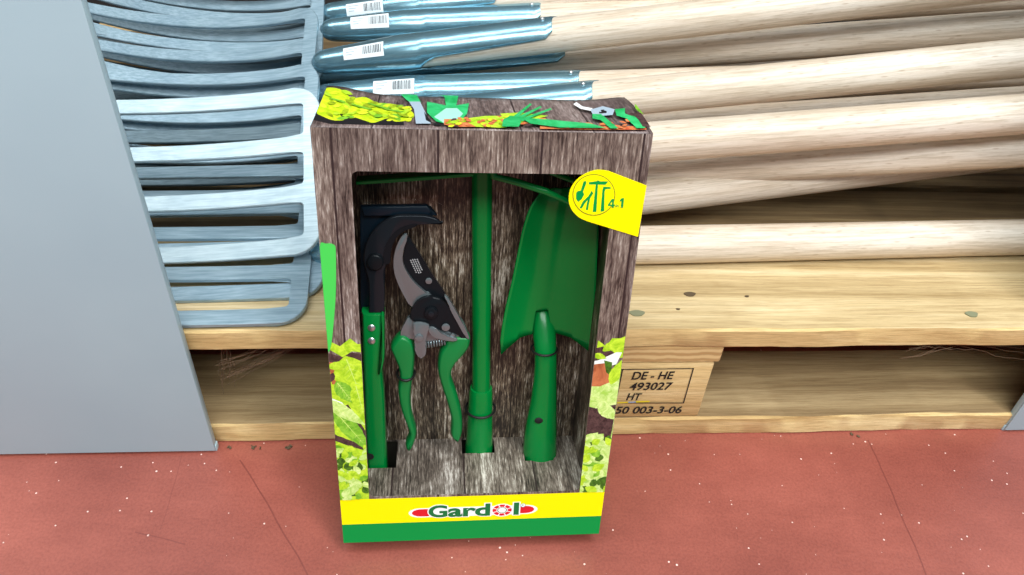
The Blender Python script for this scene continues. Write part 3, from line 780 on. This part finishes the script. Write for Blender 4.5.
# yellow corner sticker
def S8(pts): return crop(pts, 550, 160, 6.39)
so = [(370,66),(300,60),(232,80),(172,120),(130,180),(118,250),(135,310),(180,360),(232,386)]
so = catmull(so, 5, closed=False)+[(560,487),(615,160)]
bm = bmesh.new(); add_prism(bm, bxs(S8(so)), -.0011, -.0006)
stk = bobj('yellow_sticker', bm, m_yel, box, smooth=False); stk['label'] = 'yellow corner sticker with tool pictogram and 4in1'
P = Print(); P.k = 260
def S_(pts, m, smooth=0):
    q = S8(pts); q = catmull(q, 4) if smooth else q; P.poly(bxs(q), m)
rg = [(278+136*math.cos(a), 218+132*math.sin(a)) for a in [2*PI*i/48 for i in range(48)]]; rg2 = [(278+131*math.cos(a), 218+127*math.sin(a)) for a in [2*PI*i/48 for i in range(48)]]
S_(rg, mat('olive line print', rgb(120,130,20), .4)); S_(rg2, m_yel)
S_([(212,132),(226,130),(231,140),(206,206),(191,202)], m_grn); S_([(165,204),(176,194),(196,190),(210,200),(216,216),(200,246),(178,264),(164,244)], m_grn)
S_([(245,138),(300,130),(300,124),(318,132),(370,132),(352,154),(246,152)], m_grn)
S_([(290,150),(304,150),(294,326),(270,328)], m_grn)
S_([(338,166),(384,168),(384,180),(352,182),(346,200),(344,322),(320,326),(332,190)], m_grn)
S_([(264,192),(274,208),(254,240),(238,234)], m_grn); S_([(240,228),(250,238),(222,270),(200,306),(187,303),(206,262)], m_grn); S_([(243,234),(256,232),(246,280),(240,316),(226,314),(234,270)], m_grn)
P.k += 5; za = bx(*S8([(370,298)])[0]); rot = math.atan2(bx(*S8([(470,298)])[0])[1]-za[1], bx(*S8([(470,298)])[0])[0]-za[0])
x2 = bx(*S8([(442,298)])[0]); dd = -.00045-.0000035*P.k
for q in ([(368,280),(392,244),(405,244),(405,289),(368,289)], [(404,280),(412,280),(412,289),(404,289)], [(393,289),(405,289),(405,300),(393,300)],
          [(444,252),(456,239),(470,239),(464,300),(450,300),(455,256),(444,261)]): S_(q, m_grn)
S_([(381,280),(393,261),(393,280)], m_yel)
xi = bx(*S8([(415,296)])[0]); add_text(P.bm, 'in', xi[0], xi[1], dd, .0032, .00003, 0, 1, P.mi(m_grn))
P.build('pictogram', stk)

# print on the top flap
bm = bmesh.new(); tm = []; kk = [0]
def tpoly(pts, m, smooth=0, sub=None):
    q = catmull(pts, 4) if smooth else pts
    q = [top_pt(p[0], p[1]+max(0, p[1]-95)*.11) for p in q]; q = [(min(max(x, .0004), W_-.0004), min(max(y, .0006), DP-.0006)) for x, y in q]
    kk[0] += 1
    if m not in tm: tm.append(m)
    tb = bmesh.new(); tb.faces.new([tb.verts.new((x, y, 0)) for x, y in q])
    x_0, x_1 = min(p[0] for p in q), max(p[0] for p in q); y_0, y_1 = min(p[1] for p in q), max(p[1] for p in q)
    for i_ in range(1, NX):
        if x_0 < W_*i_/NX < x_1: bmesh.ops.bisect_plane(tb, geom=tb.verts[:]+tb.edges[:]+tb.faces[:], plane_co=(W_*i_/NX,0,0), plane_no=(1,0,0))
    for j_ in range(1, NY):
        if y_0 < DP*j_/NY < y_1: bmesh.ops.bisect_plane(tb, geom=tb.verts[:]+tb.edges[:]+tb.faces[:], plane_co=(0,DP*j_/NY,0), plane_no=(0,1,0))
    mp_ = {v_: bm.verts.new((v_.co.x, v_.co.y, top_z(v_.co.x, v_.co.y)+.00025+.000012*kk[0])) for v_ in tb.verts}
    for f_ in tb.faces:
        nf = bm.faces.new([mp_[v_] for v_ in f_.verts]); nf.material_index = tm.index(m)
        nf.normal_update()
        if nf.normal.z < 0: nf.normal_flip()
    tb.free()
m_gt = leafm('printed tool green', rgb(20,160,80), rgb(60,200,120), 60); m_gt2 = mat('printed pale mint', rgb(170,226,206), .4)
m_sv = mat('printed steel grey', rgb(170,186,200), .4); m_bk = mat('printed black', rgb(24,20,24), .5)
tpoly([(312,119),(316,112),(345,112),(402,113),(404,123),(360,122.5),(330,122)], m_bk)
tpoly([(316,113),(320,104),(322,97),(340,97),(352,102),(366,100),(378,104),(392,104),(405,107),(414,113),(410,118),(396,120),(388,117),(374,121),(364,119),(352,116),(340,114.5),(344,119),(334,119.5),(324,117)], leafm('printed yellow lettuce', rgb(172,200,10), rgb(222,236,40), 120), 1)
def tleaf(x, y, l, w2, a, m):
    c_, s_ = math.cos(a), math.sin(a); tpoly([(x+u*l*c_-v*w2*s_, y+(u*l*s_+v*w2*c_)*.55) for u, v in ((-1,0),(-.55,.8),(0,1),(.55,.7),(1,0),(.5,-.8),(-.1,-1),(-.6,-.7))], m)
l_yl = leafm('printed yellow green leaf', rgb(196,214,16), rgb(236,244,60), 200); l_ol = leafm('printed olive leaf', rgb(120,140,14), rgb(176,196,30), 200)
rt2 = random.Random(5)
for k in range(75):
    x = rt2.uniform(320, 410); lo_y = 99+max(0, x-345)*.13; y = rt2.uniform(lo_y, 119)
    tleaf(x, y, rt2.uniform(3,7), rt2.uniform(1.6,3), rt2.uniform(-.9,.9), rt2.choice((l_yl,l_yl,l_ol,l_lime,l_mid)))
for q in ((330,104,346,106),(352,107,372,110),(368,105,390,109),(384,109,404,112)):
    tpoly([(q[0],q[1]),(q[2],q[3]),(q[2]-2,q[3]+1.2),(q[0],q[1]+1)], l_mid)
tpoly([(401,94.5),(417,94.5),(421,104),(412,105),(406,101)], m_gt); tpoly([(409,103),(420,103),(431,123),(416,123),(414,110)], m_sv)
tpoly([(424,112),(432,122),(450,124),(436,124.5),(426,120)], m_bk)
tpoly([(427,103),(446,106.5),(456,106.5),(469,104.5),(467,114),(460,121),(448,123.5),(436,121),(427,113)], m_gt); tpoly([(434,117),(446,109),(457,109),(463,114),(456,121),(444,122.5)], m_gt2)
tpoly([(444,95),(458,95),(456,107),(446,107)], m_gt); tpoly([(440,94),(458,94),(456,99),(450,101),(446,99)], m_gt)
tpoly([(444,124),(444,119),(462,119),(480,122),(476,126),(455,126)], m_or); tpoly([(462,119),(486,116),(505,116),(512,120),(506,127),(476,126),(468,122)], l_lime)
tpoly([(496,116),(520,117),(546,118),(540,124),(510,122)], m_or); tpoly([(500,114),(520,113),(548,116),(532,120),(504,119)], l_lime)
tpoly([(540,123),(600,125),(646,127),(646,129),(540,128.5)], m_or)
for k in range(60):
    x = rt2.uniform(448, 545); y = rt2.uniform(117+abs(x-505)*.05, 126)
    tleaf(x, y, rt2.uniform(2.5,5), rt2.uniform(1.5,2.6), rt2.uniform(-.9,.9), rt2.choice((l_yl,l_or,l_ol,l_lime,l_soil,l_or)))
for k in range(26):
    x = rt2.uniform(545, 648); tleaf(x, rt2.uniform(123, 127.5), rt2.uniform(3,6), rt2.uniform(1,2), rt2.uniform(-.5,.5), rt2.choice((l_or,l_or,l_soil,l_pot)))
for e_ in (((530,106),(514,118)),((540,108.5),(517,119)),((550,110.5),(520,120.5))):
    (x1_, y1_), (x0_, y0_) = e_; tpoly([(x1_,y1_),(x1_+1.5,y1_+1),(x0_+2,y0_+2),(x0_-1,y0_)], m_gt)
tpoly([(502,128),(503,121),(510,117.5),(518,118),(521,123),(519,128.3)], m_gt)
tpoly([(520,119),(550,121),(590,124.5),(606,128.5),(560,128.2),(530,124.5)], m_gt)
tpoly([(576,105),(573,107),(580,111),(592,113.5),(592,111),(582,109)], m_wp); tpoly([(590,112),(602,110),(614,114),(612,118),(600,118),(592,116)], m_sv); tpoly([(598,113),(606,113),(606,116),(599,116)], m_bk)
tpoly([(592,116),(601,116.5),(608,122),(618,129),(610,129),(600,121.5),(592,120)], m_gt)
tpoly([(614,114),(624,114.5),(624,118),(634,121),(645,129),(636,129),(626,122),(616,119)], m_gt)
tpoly([(624,118.5),(640,119),(650,128.5),(642,128),(636,122)], l_soil)
tpoly([(634,113),(643,111.5),(648,116),(650,120),(643,120),(636,117)], l_mid, 1)
tpo = bobj('tool_picture_print', bm, tm, tp, smooth=False); tpo['label'] = 'printed picture of salad and green garden tools'

# ------------------------------------------------------------------ the four tools in the box
m_gt_ = mat('glossy green enamel', rgb(0,122,52), .25); N, L, b = nodes(m_gt_)
b.inputs['Coat Weight'].default_value = .12; b.inputs['Coat Roughness'].default_value = .1
n = noise(N, L, coords(N, L), 50, 2, .5); bump(N, L, b, n, .0004, .15)
b.inputs['Specular IOR Level'].default_value = .3
m_grip = mat('green rubber grip', rgb(0,118,54), .42)
m_blk = mat('black lacquered steel', rgb(20,24,28), .28, 0)
m_sheath = mat('blue black plastic sheath', rgb(14,30,42), .3)
m_silver = mat('brushed blade steel', rgb(128,138,142), .24, .6)
m_dsteel = mat('dark polished steel', rgb(34,38,44), .16, .3)
for m_, v_ in ((m_blk,.15),(m_sheath,.3),(m_dsteel,.25)): nodes(m_)[2].inputs['Specular IOR Level'].default_value = v_
m_band = mat('black rubber band', rgb(14,14,14), .5)
m_clear = mat('clear plastic', (1,1,1,1), .05); b = nodes(m_clear)[2]; b.inputs['Transmission Weight'].default_value = 1; b.inputs['IOR'].default_value = 1.15; b.inputs['Alpha'].default_value = .35
def tool(name, label, cat, x, d, z):
    M = BM @ Matrix.Translation((x, d, z)); t = empty(name, M); t['off'] = 0
    del t['off']; tag(t, label, cat, 'garden tools in the box window'); return t
def shift(bm, x, d, z): bmesh.ops.translate(bm, verts=bm.verts, vec=(-x, -d, -z))
def tpart(name, bm, m, t, org, **kw):
    shift(bm, *org); return bobj(name, bm, m, t, **kw)

# 1 joint knife (left)
d1 = h1[2]+.002
org = (bx(380,460,d1)[0], d1, .045)
t1 = tool('weeding_knife', 'green handled weeding knife with hooked dark blade at the left of the window', 'weeding knife', *org)
hl = bxs([(361,314),(385,313.5)], d1); lo2 = bxs([(366.5,470),(394.5,470)], d1)
o1 = bxs([(361,314),(384.5,313.5),(384.5,350),(382,372),(384,392),(385.5,430),(387,468),(387.4,478),(367,478),(366.5,468),(364.5,430),(363,390),(361.5,350)], d1)
bm = bmesh.new(); add_inflated(bm, o1, d1, d1+.015, inset=.0035)
hd = tpart('handle', bm, m_gt_, t1, org)
bm = bmesh.new(); add_inflated(bm, bxs(catmull([(380,316),(384.3,316),(384.6,340),(384.6,358),(382,370),(378,374),(380.5,360),(381,340)], 4), d1-.001), d1-.0022, d1+.006, inset=.0012)
tpart('channel_rim', bm, m_gt_, t1, org)
bm = bmesh.new()
for p in ((371.5,328),(371.5,341)):
    c0 = bx(*p, d1); bmesh.ops.create_uvsphere(bm, u_segments=20, v_segments=10, radius=.0033, matrix=Matrix.Translation((c0[0], d1+.0006, c0[1])) @ Matrix.Diagonal((1,.55,1,1)))
    tpart('rivet', bm, m_rivet, t1, org); bm = bmesh.new()
c0 = bx(370,456.5,d1); add_disc_y(bm, c0, .0033, d1-.0004, d1+.001, 20); tpart('hanging_hole_dark', bm, mat('hole painted black', rgb(8,8,8), .8), t1, org)  # black disc instead of a cut hole, its inner shade painted on
bm = bmesh.new(); ds_ = d1+.012
add_prism(bm, bxs([(360,207),(426,206),(431,209),(437,216),(386,217),(384,312),(360.5,313)], ds_), ds_, ds_+.006, .0008)
sh = tpart('blade_sheath', bm, m_sheath, t1, org)
bm = bmesh.new(); add_prism(bm, bxs([(361,206.5),(427,205.5),(431,210),(430,215.5),(364,216)], ds_-.005), ds_-.006, ds_-.0005, .0012); tpart('sheath_rim', bm, m_sheath, sh if False else t1, org)
bm = bmesh.new()
hk = catmull([(443,223.5),(436,217.5),(425,214.5),(412,214),(397,214.5),(384,220),(373,230),(366,243),(363.5,258),(366,270),(369,285),(369,312)], 4, False)+catmull([(384.5,312),(385,290),(384,272),(387,262),(387,250),(391,241),(399,232.5),(408,227),(419,224.5),(430,224)], 4, False)
add_inflated(bm, bxs(hk, d1+.004), d1+.0018, d1+.0062, inset=.0012)
bl = tpart('hooked_blade', bm, m_dsteel, t1, org); bl['label'] = 'dark polished hooked blade'
bm = bmesh.new(); add_prism(bm, bxs(catmull([(384,262),(384,250),(388,239),(396,230),(406,224.5),(418,222.5),(414,226),(402,231),(394,240),(391,252),(390,262)], 3), d1+.004), d1+.0015, d1+.0028, .0003, 1); tpart('cutting_edge', bm, m_blk, t1, org)
bm = bmesh.new(); c0 = bx(375,262,d1); add_inflated(bm, bxs(catmull([(366,262),(372,254),(381,256),(384,263),(380,270),(370,270)], 4), d1), d1-.001, d1+.007, inset=.002); tpart('ferrule', bm, m_blk, t1, org)
cv_ = catmull([(362,204),(400,200),(436,203),(450,214),(456,226),(451,231),(440,229)], 6, False)
bm = bmesh.new(); add_tube(bm, [(q[0], d1+.001, q[1]) for q in bxs(cv_, d1)], .00045, 8); tpart('clear_cover_edge', bm, m_clear, t1, org)

# 2 secateurs
d2 = .044
org = (bx(430,310,d2)[0], d2, bx(430,310,d2)[1])
t2 = tool('secateurs', 'closed secateurs with green grips and black and silver blades', 'secateurs', *org)
def C6(pts): return crop(pts, 340, 190, 3.38)
def C7(pts): return crop(pts, 340, 320, 3.38)
def K(name, pts, da, db, m, bev=.0007, sm=4, parent=None, seg=2):
    q = catmull(pts, sm) if sm else pts
    bm = bmesh.new(); add_prism(bm, bxs(q, d2), da, db, bev, seg); return tpart(name, bm, m, parent or t2, org)
lh = catmull([(205,45),(172,82),(180,112),(196,150),(202,185),(196,230),(205,290),(222,340),(234,378),(222,412),(226,430),(240,431),(254,402),(258,370),(243,310),(239,250),(246,190),(253,130),(254,88),(240,58)], 4)
bm = bmesh.new(); add_inflated(bm, bxs(C7(lh), d2), d2-.006, d2+.009, inset=.0028); g1 = tpart('grip', bm, m_grip, t2, org)
rh = catmull([(365,52),(432,48),(438,80),(420,110),(386,150),(376,190),(395,250),(410,310),(413,370),(402,404),(385,400),(374,380),(375,330),(360,270),(340,210),(330,160),(336,110),(355,76)], 4)
bm = bmesh.new(); add_inflated(bm, bxs(C7(rh), d2), d2-.005, d2+.009, inset=.0028); g2 = tpart('grip', bm, m_grip, t2, org)
K('hooked_anvil_blade', C6([(222,145),(202,165),(184,215),(182,265),(195,312),(220,362),(244,396),(290,400),(310,360),(290,346),(252,312),(226,276),(212,240),(215,200),(228,160)]), d2-.0010, d2+.0022, m_silver, .0008)
cb = K('cutting_blade', C6([(228,160),(222,185),(215,215),(213,240),(226,276),(252,314),(292,350),(330,372),(366,388),(352,350),(312,290),(264,212)]), d2+.0023, d2+.0048, m_blk, .0005)
bm = bmesh.new()
for i, (x_, y_, l_) in enumerate(((236,240,46),(243,238,50),(250,237,50),(258,237,40))):
    a = bxs(C6([(x_,y_),(x_+4,y_),(x_+4+l_*.45,y_+l_),(x_+l_*.45,y_+l_)]), d2)
    n_ = 7
    for k in range(n_):
        u0, u1 = k/n_, (k+.7)/n_
        lerp = lambda p, q, u: (p[0]+(q[0]-p[0])*u, p[1]+(q[1]-p[1])*u)
        pp = [lerp(a[0],a[3],u0), lerp(a[1],a[2],u0), lerp(a[1],a[2],u1), lerp(a[0],a[3],u1)]
        bm.faces.new([bm.verts.new((p[0], d2+.0021, p[1])) for p in pp])
tpart('blade_lettering', bm, mat('pale grey blade print', rgb(170,172,174), .5), t2, org, smooth=False)
K('lower_frame', C6([(236,425),(222,440),(205,486),(250,498),(330,505),(420,500),(436,498),(420,450),(392,420),(350,440),(300,460),(262,440)]), d2-.003, d2+.0018, m_silver, .0008)
K('pivot_body', C6([(245,392),(262,368),(292,354),(330,356),(362,380),(388,420),(410,455),(428,490),(408,492),(385,468),(350,470),(330,455),(300,452),(262,438),(236,425)]), d2-.0045, d2-.0008, m_blk, .0012)
K('frame_edge', C6([(352,350),(366,372),(372,392),(392,430),(425,488),(436,486),(405,425),(378,376),(362,352)]), d2-.0052, d2-.0012, m_silver, .0005, 3)
def disc(name, c6, r, da, db, m, bev=.0004):
    c0 = bx(*C6([c6])[0], d2); bm = bmesh.new(); add_disc_y(bm, c0, r, da, db, 28, bev); return tpart(name, bm, m, t2, org)
pn = disc('pivot_nut', (308,402), .0049, d2-.0075, d2-.0046, m_blk, .0008)
disc('pivot_bolt', (308,402), .0024, d2-.0088, d2-.0076, m_dsteel, .0005)
disc('screw', (300,310), .0026, d2+.0008, d2+.0022, m_silver); disc('screw', (357,452), .0033, d2-.0062, d2-.0046, m_silver, .0006); disc('screw', (380,480), .0019, d2-.0058, d2-.0046, m_silver, .0005)
K('catch_lever', C6([(248,434),(300,438),(294,470),(288,500),(292,530),(276,552),(262,540),(252,512),(256,488)]), d2-.0082, d2-.0056, m_silver, .0008)
disc('catch_pivot', (268,480), .0032, d2-.0098, d2-.0083, m_silver, .0006)
K('link_arm', C6([(300,452),(318,450),(352,476),(392,486),(390,496),(352,492),(322,484),(302,470)]), d2-.0070, d2-.0048, m_silver, .0006)
a, b2 = bx(*C6([(284,518)])[0], d2), bx(*C6([(356,506)])[0], d2)
bm = bmesh.new(); pts = []
for i in range(121):
    u = i/120; an = u*2*PI*8; rr = .0034; dx, dz = b2[0]-a[0], b2[1]-a[1]; ll = math.hypot(dx, dz)
    pts.append((a[0]+dx*u-dz/ll*rr*math.cos(an), d2-.001+rr*math.sin(an), a[1]+dz*u+dx/ll*rr*math.cos(an)))
add_tube(bm, pts, .0007, 8); tpart('spring', bm, m_silver, t2, org)
bm = bmesh.new(); c0, c1 = bx(*C7([(195,180)])[0], d2), bx(*C7([(250,186)])[0], d2)
cx_, cz = (c0[0]+c1[0])/2, (c0[1]+c1[1])/2; rw = (c1[0]-c0[0])/2+.0004
add_tube(bm, [(cx_+rw*math.cos(a_), d2+.0015+.0088*math.sin(a_), cz+.0012*math.sin(a_)) for a_ in [2*PI*i/40 for i in range(41)]], .0011, 10, cap=False); tpart('rubber_band', bm, m_band, t2, org)

# 3 long double hoe in the middle
d3 = h2[2]+.0115
org = (bx(479,450,d3)[0], d3, .045)
t3 = tool('double_hoe', 'long green tubular double hoe standing in the middle of the window', 'hoe', *org)
yc = d3
def cxr(py, xl, xr): a = bx(xl, py, yc); b_ = bx(xr, py, yc); return ((a[0]+b_[0])/2, yc, (a[1]+b_[1])/2), (b_[0]-a[0])/2
rows = [(390,470.6,491.6),(340,471,491.8),(280,471.3,492),(220,471.5,492.3),(178,471.5,492.5)]
path = []; rad = []
for py, xl, xr in rows:
    c_, r_ = cxr(py, xl, xr); path.append(c_); rad.append(.0078)
path.append((path[-1][0], yc-.001, .338)); rad.append(.0078)
bm = bmesh.new(); add_tube(bm, path, rad, 32); tpart('shaft', bm, m_gt_, t3, org)
rows = [(470,463.5,493),(452,465,492.6),(430,466.4,492.6),(410,467.6,492.6),(396,468.8,492.6),(391,469.2,492.6),(387.5,470.2,492)]
path = []; rad = []
for py, xl, xr in rows:
    c_, r_ = cxr(py, xl, xr); path.append(c_); rad.append(r_)
bm = bmesh.new(); add_tube(bm, path, rad, 32); tpart('handle_sleeve', bm, m_gt_, t3, org)
c_, r_ = cxr(408, 466.3, 494.5)
bm = bmesh.new(); add_tube(bm, [(c_[0]+(r_+.0004)*math.cos(a_), c_[1]+(r_+.0004)*math.sin(a_), c_[2]+.0010*math.sin(a_)) for a_ in [2*PI*i/40 for i in range(41)]], .0011, 10, cap=False); tpart('rubber_band', bm, m_band, t3, org)
dh = .026
bm = bmesh.new(); q = bxs([(356,185),(410,181.5),(474,176.5)], dh)
top_ = [(q[2][0], q[2][1]+.0024), (q[0][0], q[0][1]+.0024)]
add_prism(bm, q+top_, dh, dh+.012, .0005, 1); hb = tpart('hoe_blade', bm, m_gt_, t3, org)
bm = bmesh.new(); hx = bx(481,178,dh)[0]
add_tube(bm, [(hx, yc, .325),(hx, yc-.006, .334),(hx, dh+.004, .338),(hx, dh, .338)], [.0072,.0075,.0075,.006], 20); tpart('head_collar', bm, m_gt_, t3, org)
for (dz_, dd_, ex) in ((0,0,572),(.016,.010,575),(.026,.020,575)):
    bm = bmesh.new(); p0 = bx(494,176.5,dh+dd_); p1 = bx(515,181.5,dh+dd_); p2 = bx(545,191,dh+dd_); p3 = bx(ex,203.5,dh+dd_)
    add_tube(bm, [(hx+.004, dh+.004, .336),(p0[0], dh+dd_, p0[1]+dz_),(p1[0], dh+dd_, p1[1]+dz_),(p2[0], dh+dd_, p2[1]+dz_),(p3[0], dh+dd_, p3[1]+dz_)], [.003,.0028,.0026,.0026,.0018], 12); tpart('prong', bm, m_gt_, t3, org)

# 4 trowel
d4 = h3[2]+.0115
org = (bx(539,455,d4)[0], d4, .045)
t4 = tool('hand_trowel', 'green hand trowel with broad dished blade at the right of the window', 'trowel', *org)
rows = [(474,527,551),(461,525,553),(453,522.4,554.8),(440,521.3,554.8),(425,522.8,554.8),(410,525.3,554.8),(390,529.3,554.8),(370,531.8,554.8),(355,532.8,554.8),(345,533,554.6),(337,532.4,555),(328,531.6,555.6),(319,531,555.4),(311,532.5,553.6),(304,536,550),(300,540,547)]
path = []; rad = []
for py, xl, xr in rows:
    c_, r_ = cxr(py, xl, xr); sk = max(0, 345-py)/45; path.append((c_[0], d4+.025*sk, c_[2])); rad.append(r_*.99)
bm = bmesh.new(); add_tube(bm, path, rad, 32, flat=.92); tpart('handle', bm, m_gt_, t4, org)
c_, r_ = cxr(341, 530.3, 554.2)
bm = bmesh.new(); add_tube(bm, [(c_[0]+(r_+.0004)*math.cos(a_), d4+(r_+.0004)*math.sin(a_), c_[2]) for a_ in [2*PI*i/40 for i in range(41)]], .0009, 10, cap=False); tpart('rubber_band', bm, m_band, t4, org)
c0 = bx(539.5,422,d4-.0125); bm = bmesh.new()
bmesh.ops.create_uvsphere(bm, u_segments=20, v_segments=10, radius=.0040, matrix=Matrix.Translation((c0[0], d4-.0105, c0[1])) @ Matrix.Diagonal((1,.35,.8,1))); tpart('hanging_hole_dark', bm, mat('hole spot painted black', rgb(8,8,8), .8), t4, org)  # flattened black spot paints the dark inside of the hole
# blade: rows of left/right edge, dished (edges nearer the viewer)
rowsB = [(346.5,500,590.5,0),(340,499.5,591,0),(320,501.2,592,0),(300,505,592.8,0),(275,511,593.8,0),(250,516,595,0),(228,520.5,596,0),(212,525,596,0),(202,529,595,0),(196,533,593.5,0),(190,539,589,0),(187,546,582,0)]
bm = bmesh.new(); NB = 28; dbl = d4+.004; gr = []
for i, (py, xl, xr, _) in enumerate(rowsB):
    row = []
    for k in range(NB+1):
        u = k/NB*2-1; xx = xl+(xr-xl)*k/NB
        pyk = py
        if i == 0:
            mxn = min(1, abs(u)/.42); pyk = 309+ (1-0)*0
            pyk = 311 if abs(u+.06) < .18 else (332+8*abs(u)**1.0 if abs(u) < .62 else 338+(abs(u)-.62)/.38*9.5)
        elif i == 1: 
            pyk = 308 if abs(u+.06) < .18 else (329 if abs(u) < .62 else 334)
        elif i == 2: pyk = 305 if abs(u+.06) < .18 else 320
        fade = min(1, (11-i)/7)
        dish = .0125*(1-u*u)*(.45+.55*fade) - .0030*math.exp(-((u+.15)/.22)**2)*(1-fade*.6)
        dep = dbl-.010+dish + (.004 if i > 9 else 0)
        c0 = bx(xx, pyk, dbl); row.append(bm.verts.new((c0[0], dep, c0[1])))
    gr.append(row)
for a, b_ in zip(gr, gr[1:]):
    for k in range(NB): bm.faces.new((a[k], a[k+1], b_[k+1], b_[k]))
bobj_ = tpart('blade', bm, m_gt_, t4, org, angle=60); sm = bobj_.modifiers.new('sheet', 'SOLIDIFY'); sm.thickness = .0012; sm.offset = 0
